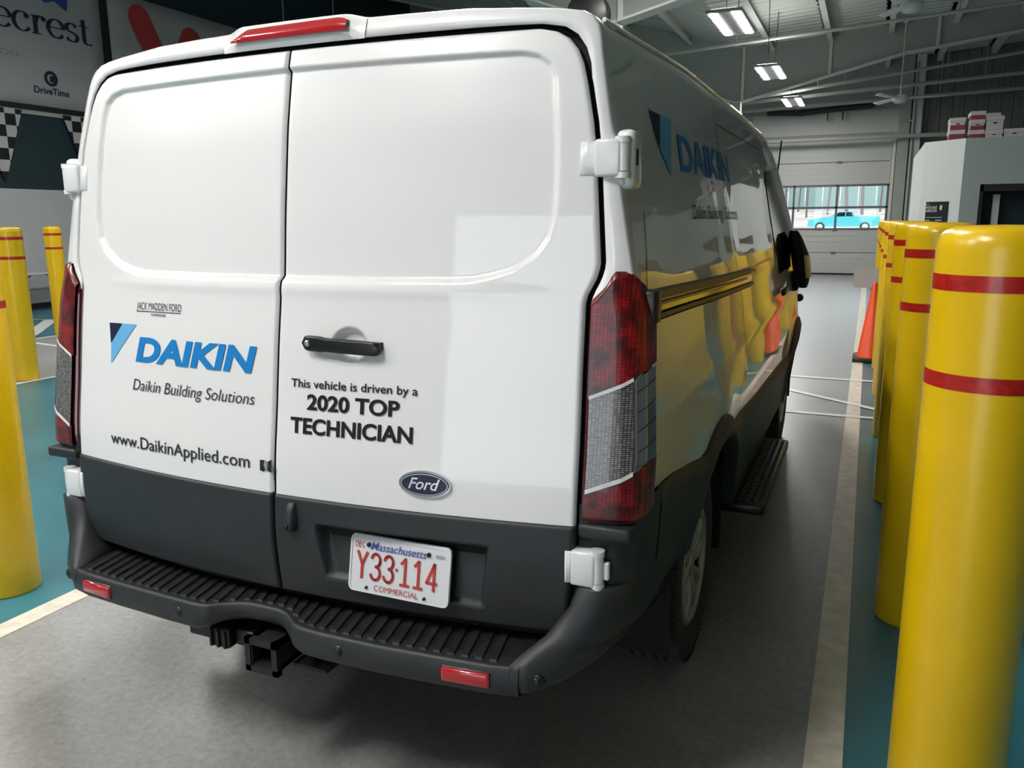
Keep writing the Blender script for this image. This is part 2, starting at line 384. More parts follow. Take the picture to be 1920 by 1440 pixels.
def frame(y, dz=0):
    t = .13
    m = MB()
    def beam(pts, nm):                          # pts: (x, lower z); web to roof, lower flange
        for (xa, za), (xb, zb) in zip(pts[:-1], pts[1:]):
            ra, rb = roof_z(xa)-.02, roof_z(xb)-.02
            m.add([(xa, y-.012, za), (xb, y-.012, zb), (xb, y-.012, rb), (xa, y-.012, ra), (xa, y+.012, za), (xb, y+.012, zb), (xb, y+.012, rb), (xa, y+.012, ra)],
                  [(0, 1, 2, 3), (7, 6, 5, 4), (0, 4, 5, 1), (2, 6, 7, 3), (0, 3, 7, 4), (1, 5, 6, 2)])
    right = [(VAL, 4.42+dz), (-1.45, 4.48+dz), (1.92, 5.27+dz), (4.4, 5.56+dz*.5), (XR, 5.86)]; left = [(VAL, 4.42+dz), (-2.1, 4.55+dz), (-8.6, 7.05+dz), (XL, 8.4)]
    beam(right, 0); beam([(x, min(z, roof_z(x)-.5)) for x, z in left], 0)
    f = struct(m.build('trim_3', 'steel_grey'))
    def flange(pts):
        g = MB()
        for (xa, za), (xb, zb) in zip(pts[:-1], pts[1:]):
            g.add([(xa, y-t, za), (xb, y-t, zb), (xb, y+t, zb), (xa, y+t, za), (xa, y-t, za-.03), (xb, y-t, zb-.03), (xb, y+t, zb-.03), (xa, y+t, za-.03)],
                  [(0, 1, 2, 3), (7, 6, 5, 4), (0, 4, 5, 1), (2, 6, 7, 3), (0, 3, 7, 4), (1, 5, 6, 2)])
        g.build('flange', 'steel_flange', f)
    flange(right); flange([(x, min(z, roof_z(x)-.5)) for x, z in left])
    MB().box((VAL-.14, y-.14, 0), (VAL-.12, y+.14, 4.45+dz)).box((VAL+.10, y-.14, 0), (VAL+.12, y+.14, 4.45+dz)).box((VAL-.12, y-.01, 0), (VAL+.10, y+.01, 4.45+dz)).build('column', 'steel_grey', f)
    for x in (-1.60, .35, 2.55, 5.2):           # web stiffeners
        zb = np.interp(x, [p[0] for p in right], [p[1] for p in right])
        MB().box((x-.035, y-.10, zb), (x+.035, y+.10, roof_z(x)-.03)).build('stiffener', 'steel_flange', f)
    for x in (-.6, .9, 2.3, 3.6):               # flange braces to the purlins beyond
        zb = np.interp(x, [p[0] for p in right], [p[1] for p in right])
        MB().tube([(x, y+.12, zb-.01), (x, y+.95, roof_z(x)-.2)], .035, 6).build('flange_brace', 'steel_flange', f)
    return f
frame(8.9, -.36); frame(19.5)

# pipes and conduits under the roof
def pipe(pts, r, label, hang=None):
    o = MB().tube(pts, r, 10).build('ceiling_pipe', 'pipe'); tag(o, label, 'pipe')
    for q in (hang or []): MB().tube([q, (q[0], q[1], roof_z(q[0])-.1)], .012, 6).build('hanger_rod', 'pipe', o)
    return o
pipe([(-3.2, 16.2, 5.02), (6, 16.2, 5.52)], .035, 'slim pipe crossing under the roof deck before the deep beam', [(-1.3, 16.2, 5.1), (2.7, 16.2, 5.35)])
pipe([(-2.6, 21.2, 4.62), (8, 21.2, 5.75)], .04, 'pale pipe rising beneath the roof beyond the deep beam', [(0, 21.2, 4.9), (2.9, 21.2, 5.2)])
pipe([(-2.6, 22.2, 4.72), (8, 22.2, 5.22)], .05, 'straight pipe hanging above the far overhead door', [(.6, 22.2, 4.88), (3.8, 22.2, 5.05)])
pipe([(-2.2, 23.1, 4.64), (8, 23.1, 4.9)], .05, 'pale pipe just over the black door tube', [(2.9, 23.1, 4.78)])
pipe([(-2.6, 23.7, 3.83), (3.3, 23.7, 3.83)], .06, 'white pipe across the top of the far overhead door')
tag(MB().tube([(2.36, 23.885, 0.0), (2.36, 23.885, 5.75)], .035, 8).tube([(2.02, 23.885, 4.25), (2.36, 23.885, 4.25)], .03, 8).build('conduit', 'pipe'), 'vertical conduit with short side arm at the end wall column', 'conduit')

# ceiling lights: twin strips in a white tray, hung on cords
def light(x, y, z, label, group, L=1.5):
    r = empty('ceiling_light', (x, y, z)); tag(r, label, 'light', group)
    MB().bbox((-.26, -L/2-.03, .0), (.26, L/2+.03, .05), .01, 1).build('housing', 'lamp_housing', r)
    for s in (-1, 1): MB().bbox((s*.16-.055, -L/2, -.006), (s*.16+.055, L/2, .004), .002, 1).build('tube_strip', 'lamp_tube', r)
    MB().bbox((-.18, -L/2, .048), (.18, L/2, .056), .002, 1).build('added_uplight_sheet', 'added_uplight', r)  # glowing sheet added on top of the tray to lift the dark ceiling
    for s in (-1, 1): MB().tube([(0, s*L*.35, .05), (.03*s, s*L*.35, roof_z(x)-z-.01)], .008, 6).build('cord', 'black_rubber', r)
    return r
row = 'twin strip lights hung in a row above the van lane'
light(-.66, 11.55, 4.5, 'twin strip light between the two deep roof beams, before the ceiling fan', row)
light(-.58, 16.15, 4.5, 'twin strip light hung on a black cord in front of the far deep beam', row)
light(-.56, 21.1, 4.55, 'twin strip light hung beyond the far deep beam near the overhead door', row)
for y in (6.6, 2.0): light(-.62, y, 4.5, 'twin strip light right above the van roof', row)
for x, y in ((-.62, -2.3), (-3.5, -2.3)): light(x, y, 4.5, 'twin strip light behind the van near the entry door', 'lights near the entry door')
for x, z in ((-8.0, 5.4),):  # unseen lamps, added to brighten the dim left wall and floor
    for y in (-4, 0, 4, 8): light(x, y, z, 'added out-of-view strip light brightening the left bay', 'added lights over the second lane')

# ceiling fans
def fan(x, y, z, ang, label, n=3, R=.72):
    r = empty('ceiling_fan', (x, y, z)); tag(r, label, 'fan')
    MB().lathe([(0, -.11), (.10, -.105), (.155, -.06), (.165, 0), (.15, .05), (.06, .075), (.022, .09), (0, .09)], 28).build('motor_hub', 'fan_white', r)
    MB().tube([(0, 0, .08), (0, 0, roof_z(x)-z-.01)], .016, 8).build('down_rod', 'fan_white', r)
    MB().lathe([(0, 0), (.05, 0), (.06, .08), (.02, .10), (0, .10)], 16, c=(0, 0, roof_z(x)-z-.16)).build('canopy_cup', 'fan_white', r)
    for k in range(n):
        a = ang+k*2*math.pi/n; P = []
        for t in np.linspace(0, 1, 8):
            rr = .12+t*(R-.12); w = .035+.045*min(1, t*3)-.015*t
            P.append([(math.cos(a)*rr-math.sin(a)*q*w, math.sin(a)*rr+math.cos(a)*q*w, .01+q*w*.28) for q in (-1, 0, 1)])
        o = MB().grid(P).build('blade', 'fan_white', r); md = o.modifiers.new('s', 'SOLIDIFY'); md.thickness = .012
    return r
fan(1.80, 12.85, 4.80, .10, 'white three-blade ceiling fan under the roof deck before the deep beam')
fan(1.88, 18.9, 4.22, .02, 'white three-blade ceiling fan on a long rod near the end wall', R=.95)

# unit heater and cable drum hung near the roof over the van
h = empty('unit_heater', (-3.05, 10.4, 4.75)); tag(h, 'grey unit heater hung from the roof beyond the van', 'heater')
m = MB().bbox((-.38, -.25, 0), (.38, .25, .62), .02, 1); m.build('casing', 'steel_flange', h)
for k in range(6): MB().box((-.33, -.275, .08+k*.085), (.33, -.25, .095+k*.085)).build('louvre', 'steel_grey', h)
for sx in (-.3, .3): MB().tube([(sx, 0, .6), (sx, 0, roof_z(-3.05+sx)-4.76)], .012, 6).build('hanger_rod', 'pipe', h)
c = empty('cable_drum', (-1.72, 7.9, 3.95)); tag(c, 'black drum of coiled white cable hung over the van roof', 'cable drum')
MB().lathe([(0, -.10), (.24, -.10), (.25, -.08), (.12, -.07), (.12, .07), (.25, .08), (.24, .10), (0, .10)], 24, 'y').build('drum', 'black_metal', c)
for k in range(3): MB().tube([(.2*math.cos(a)-.05, -.06+.05*k, .17*math.sin(a)) for a in np.linspace(.4, 5.5, 18)], .016, 6).build('cable_loop', 'pipe', c)
MB().tube([(0, 0, .1), (0, 0, roof_z(-1.72)-3.96)], .02, 6).build('hanger_rod', 'black_metal', c)

# ------------------------------------------------------------------ banners and pennants on the left wall
BX = XL+.05
def onwall(u, v): return (BX+.012, u, v)
def banner(y0, y1, z0, z1, label):
    P = [[(BX-.012*0+.006*math.sin(9*a+5*b), y0+(y1-y0)*a, z0+(z1-z0)*b) for b in np.linspace(0, 1, 9)] for a in np.linspace(0, 1, 13)]
    r = MB().grid(P).build('banner', 'banner_white'); tag(r, label, 'banner')
    md = r.modifiers.new('s', 'SOLIDIFY'); md.thickness = .004
    return r
b1 = banner(6.2, 11.42, 3.88, 6.9, 'white wall banner with dark serif word and a round logo')
MB().box((BX-.03, 6.1, 3.78), (BX+.02, 11.5, 3.88)).build('border', 'banner_black', b1)
MB().box((BX-.03, 11.36, 3.78), (BX+.02, 11.54, 6.95)).build('border', 'banner_black', b1)
def serif_text(s, u0, u1, v0, h, place, off):
    m = text_fit(s, u0, u1, v0, h, place, off); return m
def earc(cx, cy, rx, ry, a0, a1, n=16): return [(cx+rx*math.cos(math.radians(a0+(a1-a0)*k/n)), cy+ry*math.sin(math.radians(a0+(a1-a0)*k/n))) for k in range(n+1)]
def disc(x, y, r): return [(x+r*math.cos(a), y+r*math.sin(a)) for a in np.linspace(0, 2*math.pi, 14)[:-1]]
SERIF = {'e': (.95, [[(.12, .54), (.86, .54)], earc(.5, .5, .40, .48, 5, 325)], []), 'c': (.90, [earc(.5, .5, .40, .48, 48, 325)], [disc(.74, .80, .12)]),
         'r': (.82, [[(.27, 0), (.27, .96)], [(.04, .03), (.52, .03)], [(.06, .93), (.27, .93)], earc(.56, .60, .26, .36, 170, 60, 8)], [disc(.70, .84, .12)]),
         's': (.78, [earc(.40, .74, .26, .23, 25, 235, 10)+earc(.40, .25, .28, .24, 60, -160, 10)], [disc(.62, .82, .05), disc(.16, .17, .06)]),
         't': (.66, [[(.30, 1.32), (.30, .18)], earc(.52, .20, .22, .19, 180, 320, 8), [(.02, .95), (.60, .95)]], [])}
def nib(pts, place, thin=.055, thick=.21):       # pen strokes: upright runs thick, level runs thin
    P = []
    for i, p in enumerate(pts):
        a = np.array(pts[max(0, i-1)]); b = np.array(pts[min(len(pts)-1, i+1)]); d = (b-a)/np.linalg.norm(b-a); w = thin+(thick-thin)*abs(d[1])**1.3; n = np.array([-d[1], d[0]])*w/2
        P.append([place(*(np.array(p)+n)), place(*(np.array(p)-n))])
    return MB().grid(P, False)
tot = sum(SERIF[ch][0] for ch in 'ecrest'); sc = (11.06-8.97)/tot; u = 8.97
for ch in 'ecrest':
    w_, strokes, dots = SERIF[ch]; m = MB()
    for q, st_ in enumerate(strokes):
        k = nib(st_, lambda a, b: (BX+.02+.0005*q, u+a*sc*1.02, 5.21+b*.355)); m.add(k.v, k.f)
    for d_ in dots: m.add([(BX+.023, u+a*sc*1.02, 5.21+b*.355) for a, b in d_], [tuple(range(len(d_)))])
    m.build('lettering', 'banner_navy', b1); u += w_*sc
text_fit('TINGTON', 8.3, 9.42, 4.72, .10, lambda u, v: (BX+.02, u, v), 0).build('lettering', 'banner_grey', b1)
text_fit('DriveTime', 9.66, 10.42, 4.12, .125, lambda u, v: (BX+.02, u, v), .02).build('lettering', 'banner_navy', b1)
ring = [[(BX+.02, 10.05+r*math.cos(a), 4.42+r*math.sin(a)) for r in (.085, .145)] for a in np.linspace(0, 2*math.pi, 33)]
rg = MB().grid(ring); rg.add([(BX+.02, 10.02, 4.36), (BX+.02, 10.12, 4.36), (BX+.02, 10.14, 4.48), (BX+.02, 10.02, 4.47)], [(0, 1, 2, 3)]); rg.build('ring_logo', 'banner_navy', b1)
zz_ = [(9.88, 5.93), (10.1, 5.82), (10.3, 5.90), (10.56, 5.76), (10.60, 5.92), (10.64, 6.3), (10.2, 6.1), (10.0, 6.2)]
MB().add([(BX+.02, a, b) for a, b in zz_], [tuple(range(8))]).build('blue_logo', 'banner_blue', b1)
b2 = banner(11.56, 16.6, 3.9, 6.42, 'white wall banner with a big red V shape')
def capsule(a, b, ra, rb):
    a = np.array(a); b = np.array(b); d = (b-a)/np.linalg.norm(b-a); n = np.array([-d[1], d[0]]); pts = []
    for t in np.linspace(0, math.pi, 14): pts.append(a+ra*(math.cos(t)*n-math.sin(t)*d))
    for t in np.linspace(0, math.pi, 14): pts.append(b+rb*(-math.cos(t)*n+math.sin(t)*d))
    return MB().add([(BX+.02, p[0], p[1]) for p in pts], [tuple(range(28))])
capsule((12.38, 6.0), (13.15, 4.6), .30, .30).build('red_stroke', 'banner_red', b2)
o = capsule((13.85, 5.80), (13.15, 4.6), .32, .28).build('red_stroke', 'banner_red', b2); o.location.x = .002
MB().box((BX-.03, 6.0, 3.70), (BX-.005, 17, 3.78)).build('pennant_string', 'pipe', wl)
for y0 in (8.38, 10.22, 12.06, 13.9):
    P = [(BX+.004, y0, 3.76), (BX+.004, y0+.98, 3.76), (BX+.004, y0+.49, 2.40)]
    o = MB().add([(0, 0, 1.36), (0, .98, 1.36), (0, .49, 0)], [(0, 1, 2)]).build('pennant', 'checker_flag'); o.location = (BX+.004, y0, 2.40)
    md = o.modifiers.new('s', 'SOLIDIFY'); md.thickness = .006
    tag(o, 'black and white chequered pennant hanging below the wall banners', 'pennant', 'chequered pennants on the left wall')

# ------------------------------------------------------------------ folding table by the left wall
t = empty('folding_table', (-12.75, 8.75, 0)); tag(t, 'white folding table with dark bent-tube legs against the left wall', 'table')
MB().bbox((-.38, -.95, .715), (.38, .95, .755), .012, 2).build('table_top', 'table_top', t)
for s in (-1, 1):
    for q in (-1, 1):
        MB().tube([(q*.28, s*.70, .715), (q*.28, s*.72, .45), (q*.20, s*.72, .22), (q*.30, s*.72, .0)], .016, 8).build('leg', 'black_metal', t)
    MB().tube([(-.22, s*.72, .26), (.22, s*.72, .26)], .014, 8).build('cross_bar', 'black_metal', t)
    MB().tube([(0, s*.72, .40), (0, s*.12, .71)], .012, 8).build('brace', 'black_metal', t)
    MB().tube([(-.27, s*.72, .40), (.27, s*.72, .40)], .012, 8).build('cross_bar', 'black_metal', t)

# ------------------------------------------------------------------ bollards
BR = .118; BH = 1.585
def make_bollard():
    r = empty('bollard', (0, 0, 0))
    MB().lathe([(0, BH), (BR*.5, BH-.001), (BR*.74, BH-.003), (BR*.86, BH-.009), (BR*.94, BH-.019), (BR*.985, BH-.034), (BR, BH-.050), (BR, .8), (BR, .012), (BR-.004, .0), (0, 0)], 56).build('sleeve', 'bollard_yellow', r)
    for z in (1.456, 1.258):
        MB().lathe([(BR+.0008, z), (BR+.0008, z+.032)], 56).build('red_band', 'tape_red', r)
    return r
BOL = make_bollard()
def bollard(x, y, label, group=None, first=[True]):
    o = BOL if first[0] else copy_tree(BOL); first[0] = False
    o.location = (x, y, 0); o.rotation_euler = (0, 0, random.random()*6); tag(o, label, 'bollard', group)
    return o
BL = ['abreast of the van\'s tail lamp', 'beside the van\'s rear wheel', 'beside the van\'s black side step', 'beside the van\'s front wheel', 'just beyond the rust red post',
      'just before the orange cone', 'just behind the orange cone', 'opposite the booth', 'opposite the booth']
for k in range(9):
    bollard(1.588+BR, .21+k*1.53, 'yellow bollard with two red bands '+BL[k], 'yellow bollard row on the van\'s passenger side')
bollard(-1.96, .50, 'yellow bollard standing alone beside the van\'s driver side lane line')
bollard(-6.62, 3.97, 'shaded yellow bollard at the edge of the second grey lane')
bollard(-9.46, 6.62, 'bright yellow bollard in front of the folding table')
rp = empty('delineator_post', (1.80, 5.55, 0)); tag(rp, 'rust red round post with white bands among the yellow bollards', 'post')
MB().lathe([(0, 1.55), (.10, 1.548), (.125, 1.53), (.13, 1.5), (.13, .02), (.13, 0), (0, 0)], 40).build('sleeve', 'post_red', rp)
for z in (1.40, 1.22): MB().lathe([(.129, z), (.132, z), (.132, z+.03), (.129, z+.03)], 40).build('white_band', 'tape_white', rp)

# traffic cone with a grey sign plate on a stand behind it
cn = empty('traffic_cone', (1.565, 8.33, 0)); tag(cn, 'orange traffic cone with black base on the white lane line', 'traffic cone')
MB().lathe([(0, .90), (.022, .895), (.028, .88), (.135, .075), (.15, .06), (.15, .045), (0, .045)], 40).build('cone_body', 'cone_orange', cn)
MB().bbox((-.18, -.18, 0), (.18, .18, .05), .015, 2).build('base', 'black_rubber', cn)
sg = empty('sign_stand', (1.53, 8.80, 0)); tag(sg, 'grey rounded sign plate on a thin stand behind the orange cone', 'sign')
rr = [(.155*sx+.0+.045*math.cos(a), .08*sz+.03*math.sin(a)) for sx, sz, a0 in ((1, 1, 0), (-1, 1, 90), (-1, -1, 180), (1, -1, 270)) for a in [math.radians(a0+q) for q in (0, 22, 45, 67, 90)]]
MB().prism([(a, b+.915) for a, b in rr], .02, 'y', -.01).build('plate', 'sign_grey', sg)
MB().tube([(0, .02, .02), (0, .02, .95)], .015, 8).build('pole', 'steel_grey', sg)
MB().lathe([(0, .03), (.02, .03), (.14, .015), (.15, 0), (0, 0)], 24).build('base', 'black_metal', sg)

# ------------------------------------------------------------------ booth with a chamfered corner
bt = empty('inspection_booth', (3.9, 14.5, 0)); tag(bt, 'white walled booth with chamfered corner, poster and dark window', 'booth')
def loc(o, r): o.location = Vector(o.location)-Vector(r.location); return o
FA, FB, FC, FE = (2.66, 12.2), (2.15, 12.68), (2.15, 16.3), (7.4, 12.2); BZ = 2.75
loc(MB().add([(*FB, 0), (*FA, 0), (*FA, BZ), (*FB, BZ)], [(0, 1, 2, 3)]).build('corner_wall', 'booth_white', bt), bt)
loc(MB().add([(*FC, 0), (*FB, 0), (*FB, BZ), (*FC, BZ)], [(0, 1, 2, 3)]).build('side_wall', 'booth_white', bt), bt)
wx0, wx1, wz0, wz1 = 2.905, 4.9, .0, 2.09
fw_ = MB().box((FA[0], 12.2, 0), (wx0, 12.3, BZ)).box((wx1, 12.2, 0), (7.4, 12.3, BZ)).box((wx0, 12.2, wz1), (wx1, 12.3, BZ))
loc(fw_.build('front_wall', 'booth_green', bt), bt)
loc(MB().box((7.4, 12.2, 0), (7.45, 16.3, BZ)).box((2.15, 16.25, 0), (7.4, 16.3, BZ)).build('back_wall', 'booth_white', bt), bt)
loc(MB().add([(*FA, BZ-.01), (7.45, 12.2, BZ-.01), (7.45, 16.3, BZ-.01), (*FC, BZ-.01), (*FB, BZ-.01)], [(0, 1, 2, 3, 4)]).build('booth_roof', 'booth_white', bt), bt)
loc(MB().box((wx0, 12.22, wz1-.10), (wx1, 12.28, wz1)).box((wx0, 12.22, 0), (wx0+.05, 12.28, wz1)).box((wx0+.62, 12.2, 0), (wx0+.67, 12.28, wz1)).build('doorway_frame', 'black_metal', bt), bt)
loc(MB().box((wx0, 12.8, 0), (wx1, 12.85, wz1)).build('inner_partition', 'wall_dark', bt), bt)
loc(MB().box((wx0+.66, 12.24, .9), (wx1-.05, 12.25, wz1-.1)).build('pane', 'black_glass', bt), bt)
loc(MB().box((3.12, 12.5, .6), (3.21, 12.56, 1.95)).build('paper_sheet', 'white_cloth', bt), bt)
cd_ = Vector((FB[0]-FA[0], FB[1]-FA[1], 0)); cl = cd_.length; cd_.normalize(); cn_ = Vector((-cd_.y, cd_.x, 0)); cn_ = cn_ if cn_.y < 0 else -cn_
def onposter(u, v, e=.012):                    # u from the left (FB) to the right (FA) in metres
    p = Vector((FB[0], FB[1], 0))-cd_*u+cn_*e; return (p.x, p.y, v)
po = MB().add([onposter(.13, 1.2700), onposter(.52, 1.2700), onposter(.52, 1.8550), onposter(.13, 1.8550)], [(0, 1, 2, 3)])
po = po.build('poster', 'poster_black'); tag(po, 'black notice poster with white heading on the booth corner', 'poster')
md = po.modifiers.new('s', 'SOLIDIFY'); md.thickness = .008
pl = lambda u, v: onposter(u, v, .026)
text_fit('YOUR', .15, .20, 1.8050, .018, pl, .0).build('lettering', 'poster_white', po)
text_fit('POST-SALE', .15, .34, 1.7500, .038, pl, .02).build('lettering', 'poster_white', po)
text_fit('INSPECTION', .15, .34, 1.7000, .038, pl, .02).build('lettering', 'poster_white', po)
m = MB()
for u0, u1, v0, v1 in ((.39, .43, 1.7300, 1.8000), (.16, .44, 1.6150, 1.6220), (.15, .23, 1.5700, 1.5820), (.33, .44, 1.5700, 1.5820), (.17, .22, 1.5100, 1.5200), (.17, .24, 1.4700, 1.4800), (.35, .41, 1.5100, 1.5200), (.35, .40, 1.4700, 1.4800)):
    m.add([pl(u0, v0), pl(u1, v0), pl(u1, v1), pl(u0, v1)], [(0, 1, 2, 3)])
m.build('print_marks', 'poster_white', po)

# cartons on the booth roof
def carton(x, y, z, w, d, hgt, red, label):
    r = empty('carton', (x, y, z)); tag(r, label, 'box', 'cartons stored on the booth roof')
    MB().bbox((0, 0, 0), (w, d, hgt-.05), .004, 1).build('box_body', 'box_red' if red == 2 else 'box_white', r)
    MB().bbox((-.008, -.008, hgt-.06), (w+.008, d+.008, hgt), .004, 1).build('lid', 'box_white' if red != 3 else 'box_red', r)
    if red == 1: MB().box((.0, -.004, .0), (w, -.001, hgt*.4)).build('red_stripe', 'box_red', r)
    MB().bbox((w*.4, -.006, hgt*.45), (w*.62, -.001, hgt*.56), .004, 1).build('hand_hole', 'black_metal' if red == 0 else 'box_red', r)
    return r
def stk(x, y, w, items):
    z = BZ
    for hgt, red, lab in items: carton(x, y, z, w, .38, hgt, red, lab); z += hgt
stk(2.477, 12.75, .20, [(.17, 2, 'red carton with pale lid, bottom of the end stack on the booth'), (.18, 1, 'white carton with red stripe atop the end stack on the booth')])
stk(2.73, 12.55, .185, [(.14, 2, 'red carton at the foot of the tallest stack on the booth'), (.15, 1, 'red striped carton midway in the tallest stack'), (.12, 2, 'red carton with pale lid topping the tallest stack')])
stk(2.937, 12.55, .22, [(.13, 0, 'plain white carton with hand hole under another white one'), (.20, 0, 'tall white carton with hand hole on top of a white one')])
stk(2.95, 13.0, .21, [(.20, 0, 'white carton low in the rear stack on the booth'), (.22, 0, 'pale carton topping the rear stack on the booth')])
stk(3.182, 12.55, .25, [(.14, 0, 'single white carton with hand hole beside the carton stacks')])

# ================================================================== OUTSIDE the far door
def gz(y): return float(np.interp(y, [0, 32, 72, 130], [-.03, -.03, .69, 4.4]))
og = struct(MB().grid([[(x, y, gz(y)) for y in (Y1+.25, 32, 72, 130)] for x in (-60, -10, 10, 60)], False).build('outside_ground', 'outside_ground'))
struct(MB().box((-60, Y1+.25, -.06), (60, 33, -.01)).build('outside_road', 'outside_road'))
def vehicle(x, y, z, L, prof, win, col, label, cat):
    r = empty(cat, (x, y, z)); tag(r, label, cat)
    MB().prism([(a*L, b) for a, b in prof], 1.8, 'y', -.9).build('body', col, r)
    for w in win: MB().prism([(a*L, b) for a, b in w], .02, 'y', -.915).build('window', 'black_glass', r)
    for a in (.18, .80):
        MB().lathe([(0, -.02), (.20, -.02), (.24, 0), (.36, 0), (.38, .03), (.38, .2), (0, .2)], 24, 'y', (a*L, -.93, .38)).build('wheel', 'tire_rubber', r)
        MB().lathe([(0, -.03), (.22, -.03), (.23, 0), (0, 0)], 18, 'y', (a*L, -.93, .38)).build('hub', 'silver_cover', r)
    return r
vehicle(-3.2, 70, .655, 5.4, [(0, .45), (.02, .95), (.2, 1.12), (.32, 1.18), (.42, 1.58), (.62, 1.60), (.66, 1.2), (.99, 1.18), (1, .5), (.9, .4), (.1, .38)],
        [[(.37, 1.2), (.435, 1.50), (.52, 1.52), (.52, 1.2)], [(.535, 1.2), (.535, 1.52), (.605, 1.52), (.63, 1.2)]], 'truck_teal', 'turquoise pickup truck parked outside the far door', 'pickup truck')
vehicle(2.7, 70.5, .66, 4.5, [(0, .45), (.02, .85), (.22, 1.0), (.34, 1.45), (.66, 1.48), (.86, 1.0), (1, .9), (1, .45), (.9, .35), (.1, .35)],
        [[(.28, 1.02), (.36, 1.38), (.5, 1.4), (.5, 1.02)]], 'car_grey', 'pale grey car parked outside behind the turquoise truck', 'car')
random.seed(4)
for k in range(16):
    x = -10+k*1.35+random.uniform(-.5, .5); y = 86+(k*5 % 16); z = gz(y)
    hgt = random.uniform(7, 10); r = empty('bare_tree', (x, y, z)); tag(r, 'leafless grey tree on the bank outside', 'tree', 'bare trees beyond the parked truck')
    lean = random.uniform(-.8, .8)
    MB().tube([(0, 0, -.1), (lean*.3, 0, hgt*.4), (lean, 0, hgt)], random.uniform(.09, .18), 7).build('trunk', 'bark', r)
    for j in range(5):
        t_ = random.uniform(.3, .8); a = random.choice((-1, 1))
        MB().tube([(lean*t_*.8, 0, hgt*t_), (lean*t_*.8+a*random.uniform(.7, 1.6), random.uniform(-.5, .5), hgt*t_+random.uniform(.8, 1.8))], .04, 5).build('branch', 'bark', r)
fe = empty('board_fence', (-4, 106, gz(106))); tag(fe, 'long grey green fence behind the bare trees', 'fence')
for k in range(14): MB().box((-8+k*2.0, -.04, -.1), (-8+k*2.0+1.94, .04, 3.4)).build('fence_panel', 'fence_green', fe)

# ================================================================== THE VAN
van = empty('cargo_van', (0, 0, 0)); tag(van, 'white cargo van with blue and black lettering parked tail-on in the grey lane', 'van')
_lz = np.array([.30, .45, .60, .67, .767, .885, .963, 1.108, 1.282, 1.417, 1.448, 1.623, 1.847, 1.99, 2.055, 2.12, 2.25])
_ly = np.array([.03, .012, -.005, -.014, -.019, -.010, -.004, .019, .043, .066, .071, .090, .121, .150, .168, .188, .235])
_zz = np.linspace(.3, 2.25, 400); _yy = np.interp(_zz, _lz, _ly)
_k = np.exp(-np.linspace(-2, 2, 25)**2); _k /= _k.sum(); _yy = np.convolve(np.pad(_yy, 12, 'edge'), _k, 'valid')
def lean_y(z): return float(np.interp(z, _zz, _yy))
def Yr(x, z): return lean_y(z)+.08*(abs(x)/.86)**2           # rear skin
_sz = np.array([.30, .5, .7, .88, 1.05, 1.37, 1.43, 1.98, 2.1])
_sx = np.array([.95, .972, .99, 1.0, 1.0, .980, .963, .856, .833])
_zs = np.linspace(.3, 2.1, 300); _xs = np.interp(_zs, _sz, _sx)
_k2 = np.exp(-np.linspace(-2, 2, 9)**2); _k2 /= _k2.sum(); _xs = np.convolve(np.pad(_xs, 4, 'edge'), _k2, 'valid')
def xs(z): return float(np.interp(z, _zs, _xs))
WY, WYF, WZ, WR = 1.13, 4.43, .352, .355
SIDE_REC = [(.52, 1.47), (.62, 1.86), (1.50, 1.86), (1.56, 1.80), (1.56, 1.47)]
def dw(y): return .02*float(sstep(.3, 1.4, y))-.10*float(sstep(4.3, 5.5, y))**1.5
def side_x(y, z):
    x = xs(z)+dw(y)
    # shallow pressed panels above the waist
    for a, b in ((.50, 1.52), (1.72, 2.92)):
        if a-.05 < y < b+.05 and 1.40 < z < 1.95:
            f = float(sstep(a-.03, a+.03, y)*(1-sstep(b-.03, b+.03, y))*sstep(1.455, 1.49, z)*(1-sstep(1.84, 1.88, z))); x -= .004*f
    # gentle swelling over the wheels
    for wy in (WY, WYF):
        d = math.hypot(y-wy, z-WZ); x += .012*math.exp(-((d-.55)/.10)**2)*float(sstep(.6, .7, z))
    # waist line crease
    x += .004*math.exp(-((z-1.10)/.03)**2)
    return x
_Ty = [.0, .13, .34, .61, .86, 1.55, 1.76, 2.29, 2.9, 4.27, 5.6]; _Tz = [.935, .932, .912, .885, .85, .82, .81, .775, .755, .70, .68]
def Tz(y):
    z = float(np.interp(y, _Ty, _Tz))
    for wy in (WY, WYF):
        if abs(y-wy) < .56: z = max(z, WZ+math.sqrt(.568**2-(y-wy)**2))
    return z
def Hz(y): return float(np.interp(y, [0, .25, 1.2, 2.6, 3.4, 3.75, 4.0, 4.3, 4.65, 4.85, 5.1, 5.3, 5.42, 5.5], [2.118, 2.122, 2.145, 2.145, 2.125, 2.08, 1.97, 1.74, 1.45, 1.32, 1.22, 1.10, .95, .82]))
NS = 60
def prof(y, T=None):
    T = Tz(y) if T is None else T; H = Hz(y); zg = max(H-.115, T+.03); pts = []
    for k in range(NS):
        z = T+(zg-T)*k/(NS-1); pts.append((side_x(y, z), z))
    xg = pts[-1][0]
    for dx, dz in ((.004, .090), (.012, .066), (.028, .044), (.055, .030), (.10, .022), (.16, .016)): pts.append((xg-dx, H-dz))
    for q in (.6, .4, .2, 0): pts.append((xg*q, H-.010*q**2))
    return pts
# rear door outline: outer edge by height
_oz = [.576, .60, .638, .729, .872, 1.049, 1.241, 1.405, 1.425, 1.462, 1.485, 1.50, 1.617, 1.741, 1.827, 1.914, 1.965, 1.998, 2.025, 2.042, 2.052]
_ox = [.780, .815, .834, .845, .853, .853, .850, .848, .852, .870, .876, .878, .868, .857, .845, .826, .812, .797, .774, .745, .70]
def xo(z): return float(np.interp(z, _oz, _ox))
DT, DB = 2.052, .580
